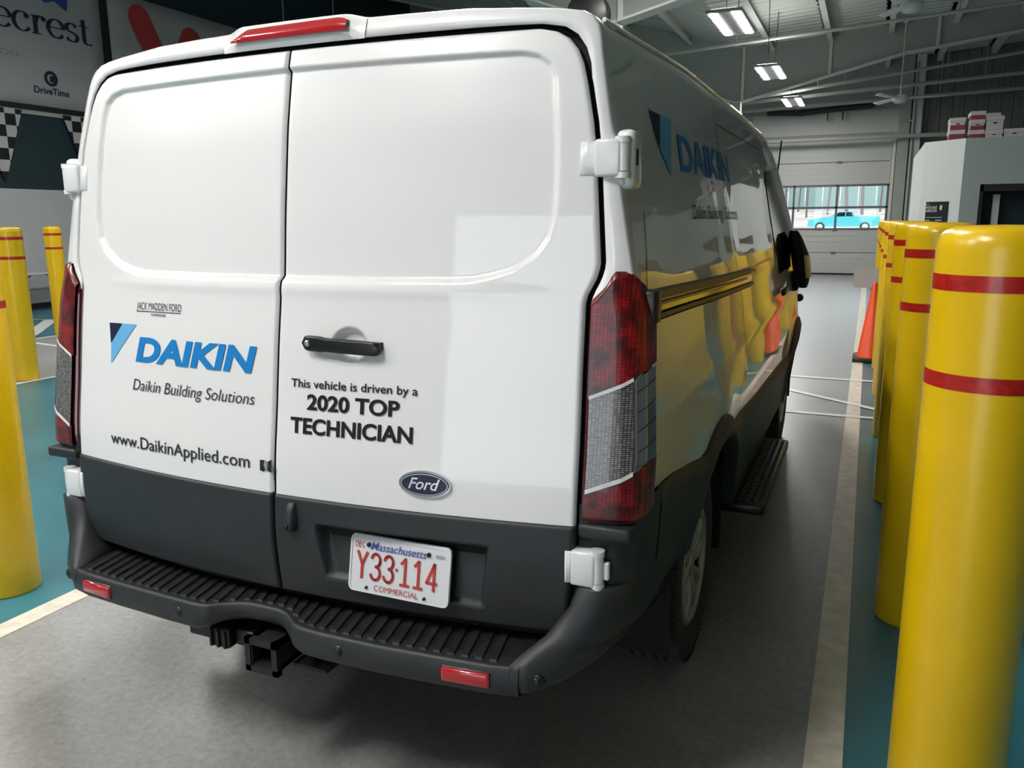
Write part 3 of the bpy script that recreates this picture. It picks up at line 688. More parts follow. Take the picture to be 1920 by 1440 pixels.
# --- body shell
half = []
base = prof(.20, .925); P2 = [(x-.006*0, z) for x, z in base]
nrm = []
for i in range(len(P2)):
    a = np.array(P2[max(i-1, 0)]); b = np.array(P2[min(i+1, len(P2)-1)]); d = b-a; d /= np.linalg.norm(d); nrm.append((-d[1]*-1, d[0]*-1))
def inset(k):
    out = []
    for (x, z), (nx, nz) in zip(P2, nrm): out.append((max(0, x-nx*k) if x > 1e-6 else 0, z-nz*k))
    return out
# inner ring: just outside the door edge, matched by arc position
def inner_ring(g=.011):
    pts = []
    n = len(P2); sid = NS
    for i in range(n):
        x, z = P2[i]
        if i < NS:                                  # side: same height, up to the corner
            zz = .925+(1.93-.925)*i/(NS-1); pts.append((xo(zz)+g, zz))
        else:
            j = i-NS
            corner = [(.824, 1.964), (.810, 2.002), (.787, 2.034), (.755, 2.054), (.70, 2.064), (.62, 2.066)]
            if j < 6: pts.append((corner[j][0]+.004, corner[j][1]))
            else: pts.append(([.60, .40, .20, 0][j-6]*.9, 2.067))
    return pts
IR = inner_ring()
rings = [[(x, Yr(x, z)+.012, z) for x, z in IR], [(x+.002*(x > .01), Yr(x, z)+.004, z) for x, z in IR]]
i1, i2, i3 = inset(.006), inset(.002), inset(0)
rings.append([(x, Yr(x, z)+.004, z) for x, z in [(a*.5+b*.5, c*.5+d*.5) for (a, c), (b, d) in zip(IR, i1)]])
rings.append([(x, Yr(x, z)+.005, z) for x, z in i1])
rings.append([(x, Yr(x, z)+.008, z) for x, z in i2])
rings.append([(x, Yr(x, z)+.016, z) for x, z in i3])
yc = [p[1] for p in rings[-1]]
for f in (.12, .3, .55, .8):                       # blend the leaning rear edge into square stations
    pr = []
    for i, (x, z) in enumerate(P2):
        y = yc[i]*(1-f)+.58*f; q = prof(y)
        pr.append((q[i][0]*f+(i3[i][0]+(side_x(y, z)-side_x(.2, z) if i < NS else 0))*(1-f), y, q[i][1]*f+i3[i][1]*(1-f)))
    rings.append(pr)
ys = list(np.arange(.58, 5.40, .075))+[5.40, 5.45, 5.48, 5.50]
for y in ys:
    s = 1-.5*float(sstep(5.40, 5.52, y)); rings.append([(x*s, y, z) for x, z in prof(y)])
rings.append([(0, 5.51, z) for x, z in prof(5.5)])
full = [[(-x, y, z) for x, y, z in r]+[(x, y, z) for x, y, z in r[::-1][1:]] for r in rings]
body = MB().grid(full, True).build('body', 'van_paint', van, weld=True)
m = MB()
for s in (1, -1): m.grid([[(s*(x+.001), Yr(x, z)+.011, z) for x, z in IR], [(s*(x+.001), Yr(x, z)+.075, z) for x, z in IR]])
m.build('door_seal', 'seal', van)
# --- black seal plate behind the doors, undertray
P = [[(s*(xo(z)+.02), Yr(xo(z), z)*0+Yr(s*(xo(z)+.02), z)+.035, z) for s in np.linspace(-1, 1, 21)] for z in np.linspace(.56, 2.07, 40)]
MB().grid(P).build('door_seal', 'seal', van)
ub = MB().box((-.80, .42, .40), (.80, 5.2, .60)); ub.box((-.97, 1.75, .40), (.97, 3.95, .62)); ub.box((-.62, 1.0, .22), (.62, 1.45, .45))
ub.box((-.80, .14, .47), (.80, .30, .575)); ub.build('underbody', 'seal', van)
for wy in (WY, WYF):                               # wheel housings
    for s in (-1, 1):
        Pq = [[(s*(.50+.47*u), wy+.488*math.cos(a), WZ+.488*math.sin(a)) for u in (0, .5, 1)] for a in np.linspace(-.25, math.pi+.25, 24)]
        MB().grid(Pq).build('wheel_housing', 'seal', van)

# --- side cladding with arch lips (both sides)
def Bz(y):
    z = float(np.interp(y, [.1, .45, .62, .75, 1.55, 1.7, 1.9, 4.0, 5.4], [.585, .60, .60, .55, .45, .40, .385, .385, .36]))
    for wy in (WY, WYF):
        if abs(y-wy) < .49: z = max(z, WZ+math.sqrt(max(0, .49**2-(y-wy)**2)))
    return z
def cladding(s):
    m = MB(); yl = sorted(set([.30]+list(np.arange(.34, 5.42, .04))+[wy+d for wy in (WY, WYF) for d in (-.49, -.487, -.48, -.465, .465, .48, .487, .49)]))
    P = []
    for y in yl:
        t, b = Tz(y), Bz(y); col = []
        lipd = {}
        col.append((s*(side_x(y, t)-.004), y, t))
        for k in range(9):
            z = t-.006+(b-(t-.006))*k/8
            o = .012
            for wy in (WY, WYF):
                d = math.hypot(y-wy, z-WZ); o += .018*math.exp(-((d-.50)/.035)**2) if z > WZ-.05 else 0
            col.append((s*(side_x(y, z)+o-.004*(k == 0)), y, z))
        col.append((s*(side_x(y, b)-.03), y, b)); P.append(col)
    m.grid(P, True, flip=(s < 0)); return m.build('side_cladding', 'grey_plastic', van)
cladding(1); cladding(-1)

# --- rear corner: dark pillar foot and bumper end cap
def cap_paths():
    top = [(.856, .082), (.866, .055), (.905, .042), (.950, .062), (.982, .110), (.998, .200), (1.004, .33)]
    bot = [(.735, -.078), (.780, -.060), (.845, -.020), (.905, .036), (.955, .105), (.988, .20), (1.004, .33)]
    return np.array(top), np.array(bot)
def end_cap(s):
    top, bot = cap_paths(); m = MB(); P = []
    lev = [(.722, 0, -.05), (.722, 0, -.008), (.716, 0, 0), (.66, .12, 0), (.60, .46, 0), (.565, .84, 0), (.548, .98, 0), (.538, 1.0, .004), (.505, 1.0, .008), (.475, 1, 0), (.462, .97, -.03)]
    rise = [0, 0, .02, .055, .095, .125, .135]     # the lower edge climbs towards the wheel
    for k, (z, f, e) in enumerate(lev):
        q = top*(1-f)+bot*f; rowp = []
        xi = float(np.interp(z, [.46, .545, .60, .66, .735], [.775, .775, .815, .84, .852]))
        rowp.append((s*(xi+.01), Yr(xi, z)+.075, z)); rowp.append((s*xi, Yr(xi, z)+.02, z))
        for i, (x, y) in enumerate(q):
            zz = z+rise[i]*min(1, max(0, (.60-z)/.13)) if z < .60 else z
            rowp.append((s*(x+e*(.3 if i < 3 else .8)), y-e*(1 if i < 4 else .2), zz))
        P.append(rowp)
    m.grid(P, True, flip=(s > 0))
    o = m.build('bumper_cap', 'grey_plastic', van)
    # corner plate between lamp and hinge, and behind the hinge
    Q = []
    for z in (.70, .80, .842, .85, .885, .925):
        e = .004 if z < .845 else -.008
        xx = xs(z)+dw(.3)
        Q.append([(s*(xo(z)+.007), Yr(xo(z), z)+.05, z), (s*(xo(z)+.008), Yr(xo(z), z)+e+.012, z), (s*(xx-.05), Yr(xx-.05, z)+e+.008, z), (s*(xx-.02), Yr(xx, z)+e+.014, z), (s*(xx), Yr(xx, z)+.05+e, z), (s*(xx+.008), .20, z), (s*(xx+.010), .32, z)])
    m2 = MB().grid(Q, True, flip=(s < 0)); m2.build('corner_cladding', 'grey_plastic', van)
    # grey trim ledge under the lamp
    xx = xs(.86)
    MB().bbox((s*.862, Yr(.86, .86)-.012, .846), (s*(xx-.006), Yr(.95, .86)+.05, .880), .008).build('lamp_ledge', 'grey_plastic', van)
    # parking sensor
    MB().lathe([(0, -.004), (.010, -.004), (.011, 0), (.017, 0), (.019, .004), (.019, .02), (0, .02)], 20, 'y', (s*.80, -.058, .508)).build('parking_sensor', 'black_plastic', van)
for s in (1, -1): end_cap(s)

# --- step bumper
_bx = [-.76, -.69, -.55, -.36, -.215, -.185, -.155, -.11, -.076, .02, .055, .085, .115, .15, .215, .376, .53, .69, .76]
_by = [-.070, -.085, -.096, -.107, -.112, -.108, -.085, -.060, -.048, -.048, -.058, -.078, -.100, -.110, -.114, -.111, -.100, -.085, -.070]
def bout(x): return float(np.interp(x, _bx, _by))
xsb = np.linspace(-.76, .76, 153)
secs = [(.14, .538), (.075, .538), (.012, .541), (.004, .545), (-.002, .543), (-.006, .536), (-.010, .505), (-.006, .475), (.004, .464), (.05, .462)]
P = []
for x in xsb:
    yo = bout(x); yin = .055+.08*(abs(x)/.86)**2; col = [(x, yin, .538), (x, yo*.5+yin*.5, .538)]
    dip = .028*float(sstep(-.24, -.12, x)*(1-sstep(.04, .14, x)))
    for dy, z in secs[2:]: col.append((x, yo+dy, z+(0 if z > .5 else dip)))
    P.append(col)
bump = MB().grid(P, True).build('step_bumper', 'grey_plastic', van)
P = [[(x, bout(x)+.016+(.050+.08*(abs(x)/.86)**2-bout(x)-.016)*t, .5395) for t in (0, .5, 1)] for x in xsb]
MB().grid(P, False).build('tread_pad', 'tread_plastic', bump)
for k in range(38):
    x = -.70+k*.0375; yo, yi = bout(x)+.020, .048+.08*(abs(x)/.86)**2; w = .0115
    dx = -.030
    m = MB().add([(x-w, yo, .539), (x+w, yo, .539), (x+w+dx, yi, .539), (x-w+dx, yi, .539), (x-w+.003, yo+.004, .5455), (x+w-.003, yo+.004, .5455), (x+w-.003+dx, yi-.003, .5455), (x-w+.003+dx, yi-.003, .5455)],
              [(4, 5, 6, 7), (0, 1, 5, 4), (1, 2, 6, 5), (2, 3, 7, 6), (3, 0, 4, 7)])
    m.build('tread_rib', 'rib_plastic', bump)
for s in (1, -1):
    x0, x1 = (.567, .692) if s > 0 else (-.692, -.567)
    ym = bout((x0+x1)/2)
    m = MB().bbox((-.064, -.006, -.019), (.064, .010, .019), .010, 3); o = m.build('reflector', 'reflector_red', bump)
    o.location = ((x0+x1)/2, ym-.011, .506); o.rotation_euler = (0, 0, s*.10)
    o = MB().bbox((-.068, -.004, -.023), (.068, .012, .023), .012, 2).build('reflector_rim', 'black_plastic', bump)
    o.location = ((x0+x1)/2, ym-.0065, .506); o.rotation_euler = (0, 0, s*.10)
for x in (-.28, .27):
    MB().lathe([(0, -.004), (.010, -.003), (.011, 0), (.015, 0), (.016, .015), (0, .015)], 18, 'y', (x, bout(x)-.010, .507)).build('parking_sensor', 'black_plastic', bump)
# hitch receiver and trailer plug under the bumper
hr = MB()
for a, b in (((-.050, -.10, .378), (-.036, .45, .462)), ((.030, -.10, .378), (.044, .45, .462)), ((-.050, -.10, .448), (.044, .45, .462)), ((-.050, -.10, .378), (.044, .45, .392))): hr.box(a, b)
for a, b in (((-.058, -.105, .370), (-.040, -.085, .470)), ((.034, -.105, .370), (.052, -.085, .470)), ((-.058, -.105, .452), (.052, -.085, .470)), ((-.058, -.105, .370), (.052, -.085, .388))): hr.box(a, b)
hr.box((.044, -.03, .365), (.16, .10, .375)); hr.box((-.60, .12, .40), (.60, .19, .455))
hr.build('hitch_receiver', 'dark_steel', van)
tp = MB().bbox((-.31, -.06, .405), (-.22, .06, .462), .006, 1).bbox((-.215, -.075, .395), (-.145, .05, .458), .006, 1).bbox((-.14, -.05, .40), (-.075, .06, .45), .004, 1)
for q in (-.205, -.18, -.155): tp.box((q-.004, -.082, .40), (q+.004, -.07, .45))
tp.build('trailer_plug', 'black_plastic', van)

# --- rear doors: pressed skin over the leaning, bowed tail
REC = [(-.02, 2.004), (.66, 2.000), (.705, 1.990), (.735, 1.968), (.749, 1.935), (.762, 1.82), (.768, 1.70), (.766, 1.61), (.752, 1.555), (.725, 1.517), (.668, 1.480), (.61, 1.462), (.551, 1.452), (.30, 1.448), (-.02, 1.448)]
DISH = [False]
def edge_round(d, r=.012): return 0 if d >= r else r-math.sqrt(max(0, r*r-(r-d)**2))
def door_y(x, z):                                  # outward is -y; x >= 0
    y = Yr(x, z)
    d = polydist(x, z, REC); ins = inside(x, z, REC+[REC[0]])
    sd = d if ins else -d
    wdt = .010 if z > 1.9 else .012
    y += .014*float(sstep(-wdt*.4, wdt, sd))
    # soft body line swelling under the recess
    y -= .004*math.exp(-((z-1.425)/.018)**2)*float(1-sstep(.5, .85, x))
    if DISH[0]:                                    # finger bowl and pressed skirt behind the handle
        r = math.hypot((x-.231)/.058, (z-1.284)/.050); y += .024*float(1-sstep(.55, 1.0, r))
        r = math.hypot((x-.225)/.115, (z-1.268)/.028); y += .006*float(1-sstep(.6, 1.0, r))
    return y
ZS = np.unique(np.concatenate([np.linspace(.868, 1.22, 26), np.linspace(1.22, 1.35, 40), np.linspace(1.35, 1.40, 5), np.linspace(1.40, 1.58, 40), np.linspace(1.58, 1.90, 34), np.linspace(1.90, DT, 46)]))
US = np.unique(np.concatenate([np.linspace(0, .03, 5), np.linspace(.03, .10, 5), np.linspace(.10, .43, 60), np.linspace(.43, .74, 18), np.linspace(.74, .97, 34), np.linspace(.97, 1, 7)]))
def door(s):
    P = []; G = .0035
    for z in ZS:
        xe = xo(z)-.001; row_ = []
        for u in US:
            x = G+(xe-G)*u
            d = min(x-G, xe-x, DT-z+.0005); y = door_y(x, z)+edge_round(max(0, d), .010)
            row_.append((s*x, y, z))
        row_ = [(row_[0][0], row_[0][1]+.03, z)]+row_+[(row_[-1][0], row_[-1][1]+.03, z)]
        P.append(row_)
    P.append([(x, y+.03, z) for x, y, z in P[-1]])
    m = MB().grid(P, True, flip=(s < 0)); nc = len(P[0])-1
    for i in range(len(m.f)):
        if i % nc in (0, nc-1) or i//nc == len(P)-2: m.mi[i] = 1
    return m.build('rear_door', ['van_paint', 'seal'], van)
DISH[0] = True; dr = door(1); DISH[0] = False; dl = door(-1)
# lower plastic panels
ZL = np.unique(np.concatenate([np.linspace(DB, .60, 8), np.linspace(.60, .82, 34), np.linspace(.82, .868, 12)]))
PREC = [(.140, .800), (.635, .795), (.622, .628), (.165, .652)]
def clad_y(x, z, s):
    y = Yr(x, z)-.006
    if s > 0:
        d = polydist(x, z, PREC+[PREC[0]]); sd = d if inside(x, z, PREC) else -d
        y += float(sstep(-.002, .012, sd))*(.012+.036*float(np.clip((z-.63)/.16, 0, 1)))
    return y
def door_clad(s, parent):
    P = []; G = .0035; US2 = np.unique(np.concatenate([np.linspace(0, .03, 5), np.linspace(.03, .15, 6), np.linspace(.15, .20, 9), np.linspace(.2, .72, 20), np.linspace(.72, .80, 11), np.linspace(.8, .96, 8), np.linspace(.96, 1, 7)]))
    for z in ZL:
        xe = xo(z)+.001; row_ = []
        for u in US2:
            x = G+(xe-G)*u; d = min(x-G, xe-x, z-DB, .868-z)
            row_.append((s*x, clad_y(x, z, s)+edge_round(max(0, d), .009), z))
        row_ = [(row_[0][0], row_[0][1]+.03, z)]+row_+[(row_[-1][0], row_[-1][1]+.03, z)]; P.append(row_)
    P = [[(x, y+.03, z) for x, y, z in P[0]]]+P+[[(x, y+.012, z+.002) for x, y, z in P[-1]]]
    return MB().grid(P, True, flip=(s < 0)).build('door_cladding', 'grey_plastic', parent)
door_clad(1, dr); door_clad(-1, dl)
def ondoor(e=.0025):
    def f(u, v): return (u, door_y(abs(u), v)-e, v)
    return f
def decal(polys, m, parent, name='logo', e=.0025):
    b = MB(); f = ondoor(e)
    for p in polys: b.add([f(u, v) for u, v in p], [tuple(range(len(p)))])
    return b.build(name, m, parent)
decal([[(-.688, 1.300), (-.679, 1.238), (-.624, 1.301)]], 'decal_navy', dl)
decal([[(-.622, 1.301), (-.678, 1.236), (-.678, 1.176), (-.555, 1.302)]], 'decal_lightblue', dl)
text_fit('DAIKIN', -.556, -.066, 1.195, .071, ondoor(), .040, .18).build('lettering', 'decal_blue', dl)
text_fit('Daikin Building Solutions', -.567, -.070, 1.1055, .033, ondoor(), -.004, .22).build('lettering', 'decal_grey', dl)
text_fit('www.DaikinApplied.com', -.671, -.081, .930, .036, ondoor(), .004).build('lettering', 'decal_grey', dl)
text_fit('JACK MADDEN FORD', -.557, -.360, 1.348, .021, ondoor(), -.004).build('lettering', 'decal_black', dl)
decal([[(-.557, 1.3415), (-.360, 1.3425), (-.360, 1.3445), (-.557, 1.3435)]], 'decal_black', dl, 'lettering')
text_fit('NORWOOD', -.489, -.425, 1.331, .007, ondoor(), .02).build('lettering', 'decal_black', dl)
text_fit('This vehicle is driven by a', .054, .435, 1.166, .022, ondoor(), .012).build('lettering', 'decal_black', dr)
text_fit('2020 TOP', .107, .386, 1.109, .040, ondoor(), .030).build('lettering', 'decal_black', dr)
text_fit('TECHNICIAN', .056, .426, 1.044, .041, ondoor(), .030).build('lettering', 'decal_black', dr)
# paint damage by the lower latch
decal([[(-.044, .928), (-.030, .925), (-.026, .932), (-.033, .945), (-.028, .958), (-.044, .957)], [(-.018, .93), (-.004, .925), (-.003, .962), (-.016, .955)]], 'dark_steel', dl, 'paint_chip')
decal([[(.004, .905), (.010, .91), (.008, .925), (.013, .935), (.006, .945), (.004, .93)]], 'dark_steel', dr, 'paint_chip')
decal([[(-.026, .928), (-.018, .93), (-.016, .955), (-.027, .957)]], 'banner_grey', dl, 'paint_chip')
# oval badge with script
def oval(cx, cz, a, b, n=48): return [(cx+a*math.cos(t), cz+b*math.sin(t)) for t in np.linspace(0, 2*math.pi, n, endpoint=False)]
def ovaldisc(a, b, y0, y1, m, name):
    f0 = oval(.466, .944, a, b); Q = MB(); n = len(f0)
    vs = [(x, door_y(x, z)-y1, z) for x, z in f0]+[(x, door_y(x, z)-y0, z) for x, z in f0]
    Q.add(vs, [tuple(range(n))]+[(i, (i+1) % n, (i+1) % n+n, i+n) for i in range(n)]); return Q.build(name, m, dr)
ovaldisc(.0720, .0345, 0, .006, 'chrome', 'badge_rim'); ovaldisc(.0665, .0295, .006, .0075, 'badge_navy', 'badge_field')
ovaldisc(.0640, .0272, .0075, .0082, 'badge_script', 'badge_rim'); ovaldisc(.0622, .0256, .0082, .0088, 'badge_navy', 'badge_field')
text_fit('Ford', .423, .510, .932, .029, ondoor(.0100), .012, .35).build('lettering', 'badge_script', dr)
# handle: finger dish, black grip, lock
mat('dish', (.55, .56, .55), .35, coat=.7)
hb = MB(); P = []
for t in np.linspace(0, 1, 25):
    x = .099+(.334-.099)*t; e = min(t, 1-t); hh = .0185*min(1, (e/.05)**.5) if e < .05 else .0185
    hh *= 1.12 if t < .28 else 1.0
    zc = 1.2835-.008*(t-.5); yy = door_y(x, zc)-.013-.007*math.sin(math.pi*t)**.5
    P.append([(x, yy-.010*np.sign(math.sin(a))*abs(math.sin(a))**.5, zc+hh*np.sign(math.cos(a))*abs(math.cos(a))**.6) for a in np.linspace(0, 2*math.pi, 25)])
hb.grid(P); hb.build('door_handle', 'black_plastic', dr)
for x in (.118, .318): MB().box((x-.012, door_y(x, 1.284)-.016, 1.274), (x+.012, door_y(x, 1.284)+.004, 1.296)).build('handle_mount', 'black_plastic', dr)
MB().lathe([(0, -.004), (.0075, -.004), (.009, 0), (.009, .012), (0, .012)], 20, 'y', (.121, door_y(.121, 1.288)-.0285, 1.288)).build('lock_cylinder', 'chrome', dr)
# rear view camera pod
P = []
for z, w, e in ((.852, .012, .002), (.846, .0145, .012), (.83, .016, .018), (.80, .019, .026), (.787, .020, .026), (.778, .017, .020), (.772, .012, .002)):
    y = clad_y(.068, z, 1); P.append([(.068-w, y+.004, z), (.068-w*.85, y-e*.7, z), (.068-w*.4, y-e, z), (.068+w*.4, y-e, z), (.068+w*.85, y-e*.7, z), (.068+w, y+.004, z)])
MB().grid(P).build('camera_pod', 'grey_plastic', dr)
MB().lathe([(0, -.003), (.005, -.003), (.007, 0), (.007, .006), (0, .006)], 16, 'y', (.068, clad_y(.068, .795, 1)-.028, .792)).build('camera_lens', 'black_glass', dr)
# number plate
PX0, PX1, PZ0, PZ1 = .236, .541, .6286, .7806
def plp(u, v, e=0): return (u, -.001+.0297*(v-PZ0)/.152-e-.013, v)
def rrect(x0, x1, z0, z1, r):
    return [(cx+r*math.cos(t), cz+r*math.sin(t)) for cx, cz, a in ((x1-r, z1-r, 0), (x0+r, z1-r, 90), (x0+r, z0+r, 180), (x1-r, z0+r, 270)) for t in [math.radians(a+q) for q in (0, 30, 60, 90)]]
f0 = rrect(PX0, PX1, PZ0, PZ1, .016); n = len(f0)
plate = MB().add([plp(a, b, .002) for a, b in f0]+[plp(a, b, -.004) for a, b in f0], [tuple(range(n))]+[(i, (i+1) % n, (i+1) % n+n, i+n) for i in range(n)]).build('number_plate', 'plate_white', dr)
m = MB(); r0, r1 = rrect(PX0+.001, PX1-.001, PZ0+.001, PZ1-.001, .0155), rrect(PX0+.006, PX1-.006, PZ0+.006, PZ1-.006, .012)
m.grid([[plp(a, b, .004), plp(c, d, .004)] for (a, b), (c, d) in zip(r0+r0[:1], r1+r1[:1])]).build('plate_rim', 'tape_white', dr)
pt = lambda u, v: plp(u, v, .0045)
def arc(cx, cy, rx, ry, a0, a1, n=12): return [(cx+rx*math.cos(math.radians(a0+(a1-a0)*k/n)), cy+ry*math.sin(math.radians(a0+(a1-a0)*k/n))) for k in range(n+1)]
GLY = {'Y': [[(0, 1), (.5, .52), (1, 1)], [(.5, .52), (.5, 0)]],
       '3': [arc(.5, .755, .46, .245, 165, -85)+arc(.5, .255, .5, .255, 85, -165)],
       '1': [[(.12, .80), (.52, 1), (.52, 0)], [(.1, 0), (.94, 0)]],
       '4': [[(.72, 0), (.72, 1), (0, .27), (1, .27)]]}
def stroke(pts, w, place):
    m = MB()
    for a, b in zip(pts[:-1], pts[1:]):
        a, b = np.array(a), np.array(b); d = (b-a)/max(1e-9, np.linalg.norm(b-a)); n = np.array([-d[1], d[0]])*w/2; e = d*w*.3
        m.add([place(*p) for p in (a-e-n, b+e-n, b+e+n, a-e+n)], [(0, 1, 2, 3)])
    return m
for ch, u in zip('Y33114', (.262, .304, .344, .394, .434, .474)):
    m = MB()
    for q, st_ in enumerate(GLY[ch]):
        pp = [(u+.029*a, .667+.068*b) for a, b in st_]; k = stroke(pp, .0075, lambda a, b: plp(a, b, .0045+.0002*q)); m.add(k.v, k.f)
    m.build('lettering', 'plate_red', dr)
MB().add([pt(.3835+.0042*math.cos(a), .703+.0042*math.sin(a)) for a in np.linspace(0, 6.28, 14)[:-1]], [tuple(range(13))]).build('lettering', 'plate_red', dr)
for k, ch in enumerate('DEC'): text_fit(ch, .252+.0108*k, .2610+.0108*k, .747, .015, pt, 0, cap='E').build('lettering', 'plate_red', dr)
text_fit('COMMERCIAL', .318, .452, .6385, .015, pt, -.005).build('lettering', 'plate_red', dr)
text_fit('Massachusetts', .301, .470, .745, .0205, pt, .006, .25).build('lettering', 'plate_blue', dr)
MB().add([pt(.497, .752), pt(.522, .752), pt(.522, .7595), pt(.497, .7595)], [(0, 1, 2, 3)]).build('sticker', 'car_grey', dr)
for u, v, r in ((.294, .756, .0062), (.476, .756, .0062), (.294, .643, .0042), (.470, .643, .0042)):
    MB().lathe([(0, -.004), (r*.8, -.004), (r, -.001), (r, .004), (0, .004)], 14, 'y', plp(u, v, .004)).build('plate_bolt', 'black_plastic', dr)

# --- third brake light on the roof edge
P = []
for t in np.linspace(0, 1, 33):
    x = -.232+.464*t; e = float(sstep(0, .16, t)*(1-sstep(.84, 1, t))); y0 = Yr(x, 2.09)
    P.append([(x, y0-.004, 2.064), (x, y0-.012*e-.004, 2.076), (x, y0-.014*e+.012, 2.116+.012*e), (x, y0+.03, 2.122+.014*e), (x, y0+.18, 2.120+.010*e), (x, y0+.30, 2.114)])
hs = MB().grid(P).build('brake_light_housing', 'van_paint', van)
P = []
for t in np.linspace(0, 1, 25):
    x = -.187+.374*t; w = float(np.interp(t, [0, .12, .94, 1], [.02, .9, 1, .72])); y0 = Yr(x, 2.09)
    P.append([(x, y0-.011-.0165+.0035, 2.0835), (x, y0-.011-.0195+.004, 2.085), (x, y0-.011-.0175+.022*w+.001, 2.085+.036*w), (x, y0-.011-.012+.022*w+.004, 2.086+.038*w)])
MB().grid(P).build('lens', 'reflector_red', hs)

# --- tail lamps wrapping the corner
def lamp_pt(q, z, e):                              # q 0..1 along the wrap, e outward
    xc = xs(z)+dw(.3)+.002; x0 = xo(z)+.010
    pts = [(x0, Yr(x0, z)), (xc-.045, Yr(xc-.045, z)), (xc-.022, Yr(xc-.022, z)+.006), (xc-.006, Yr(xc, z)+.020), (xc+.004, Yr(xc, z)+.05), (xc+.008, Yr(xc, z)+.082)]
    nn = [(0, -1), (.15, -1), (.5, -.85), (.85, -.5), (1, -.12), (1, 0)]
    sq = [0, .40, .58, .75, .9, 1]
    x = np.interp(q, sq, [p[0] for p in pts]); y = np.interp(q, sq, [p[1] for p in pts]); nx = np.interp(q, sq, [p[0] for p in nn]); ny = np.interp(q, sq, [p[1] for p in nn])
    return (x+nx*e, y+ny*e, z)
def ztop(q): return float(np.interp(q, [0, .30, .45, .70, .86, .95, 1], [1.408, 1.466, 1.481, 1.480, 1.455, 1.42, 1.38]))
def zbot(q): return float(np.interp(q, [0, .5, .8, .92, 1], [.886, .886, .892, .905, .93]))
def lamp(s):
    qs = np.linspace(0, 1, 29)
    def strip(za, zb, e, name, m, parent, q0=0, q1=1, n=24):
        P = []
        for q in np.linspace(q0, q1, 25):
            a, b = za(q), zb(q); col = []
            for k in range(n+1):
                z = a+(b-a)*k/n; d = min(q, 1-q)*.18; dd = min(d, (z-zbot(q)), (ztop(q)-z)); ee = e-edge_round(max(0, min(dd, .014)), .014)*.9
                p = lamp_pt(q, z, ee); col.append((s*p[0], p[1], p[2]))
            P.append(col)
        return MB().grid(P, True, flip=(s > 0)).build(name, m, parent)
    housing = strip(lambda q: zbot(q)-.004, lambda q: ztop(q)+.004, .006, 'tail_lamp', 'lens_edge', van, -.02+.02, 1)
    up = lambda q: 1.180+.092*q; lo = lambda q: .955+.095*q
    strip(up, ztop, .016, 'red_lens', 'lens_red', housing, .04, .93)
    strip(zbot, lo, .016, 'red_lens', 'lens_red', housing, .04, .93)
    strip(lo, up, .0165, 'clear_lens', 'lens_clear', housing, .06, .56)
    strip(lambda q: lo(q)+.004, lambda q: up(q)-.004, .0175, 'side_lens', 'lens_side', housing, .60, .90)
    strip(lambda q: lo(q)+.002, lambda q: up(q)-.002, .019, 'lens_divider', 'chrome', housing, .56, .60)
    strip(lambda q: up(q)-.005, lambda q: up(q)+.004, .019, 'lens_divider', 'tape_white', housing, .06, .56, 3)
    strip(lambda q: lo(q)-.005, lambda q: lo(q)+.006, .019, 'lens_divider', 'tape_white', housing, .06, .56, 3)
    for f in (.2, .42, .62, .84):
        strip(lambda q: lo(q)+(up(q)-lo(q))*f-.001, lambda q: lo(q)+(up(q)-lo(q))*f+.001, .0185, 'lens_line', 'black_plastic', housing, .61, .90, 2)
    return housing
lamp(1); lamp(-1)

# --- door hinges
def hinge(s, z0, z1, upper):
    zc = (z0+z1)/2; x0 = xo(zc)-.004; y0 = Yr(.88, zc)
    m = MB().bbox((s*(x0+.002), y0-.018, z0), (s*(x0+.066), y0+.03, z1), .007, 2)
    o = m.build('door_hinge', 'hinge_paint', van)
    xr = [x0-.034, x0-.032, x0-.015, x0+.003] if upper else [x0-.012, x0-.010, x0-.004, x0+.003]
    MB().grid([[(s*x, (door_y(x, z) if z > .87 else clad_y(x, z, 0))-(0 if x == xr[0] or z in (z0+.004, z1-.004) else .004), z) for x in xr] for z in (z0+.004, z0+.007, zc, z1-.007, z1-.004)]).build('hinge_leaf', 'hinge_paint', o)
    MB().tube([(s*(x0+.066), y0+.002, z0+.012), (s*(x0+.066), y0+.002, z1-.010)], .017, 16).build('hinge_knuckle', 'hinge_paint', o)
    MB().tube([(s*(x0+.066), y0+.002, z1-.010), (s*(x0+.066), y0+.002, z1+.004)], .019, 16).build('hinge_pin', 'hinge_paint', o)
    MB().tube([(s*(x0+.066), y0+.002, z0-.004), (s*(x0+.066), y0+.002, z0+.010)], .019, 16).build('hinge_pin', 'hinge_paint', o)
    if upper:
        MB().bbox((s*(x0+.045), y0+.01, z0-.028), (s*(x0+.092), y0+.09, z1+.022), .016, 3).build('hinge_base', 'hinge_paint', o)
        MB().bbox((s*(x0+.018), y0+.004, z0-.022), (s*(x0+.072), y0+.03, z0+.002), .010, 2).build('hinge_foot', 'hinge_paint', o)
        MB().bbox((s*(x0+.080), y0+.026, zc-.018), (s*(x0+.0945), y0+.040, zc+.022), .003, 1).build('hinge_slot', 'seal', o)
    else:
        MB().bbox((s*(x0+.082), y0+.0, zc-.026), (s*(x0+.096), y0+.016, zc+.020), .003, 1).build('hinge_stop', 'hinge_paint', o)
for s in (1, -1): hinge(s, 1.700, 1.786, True); hinge(s, .722, .812, False)

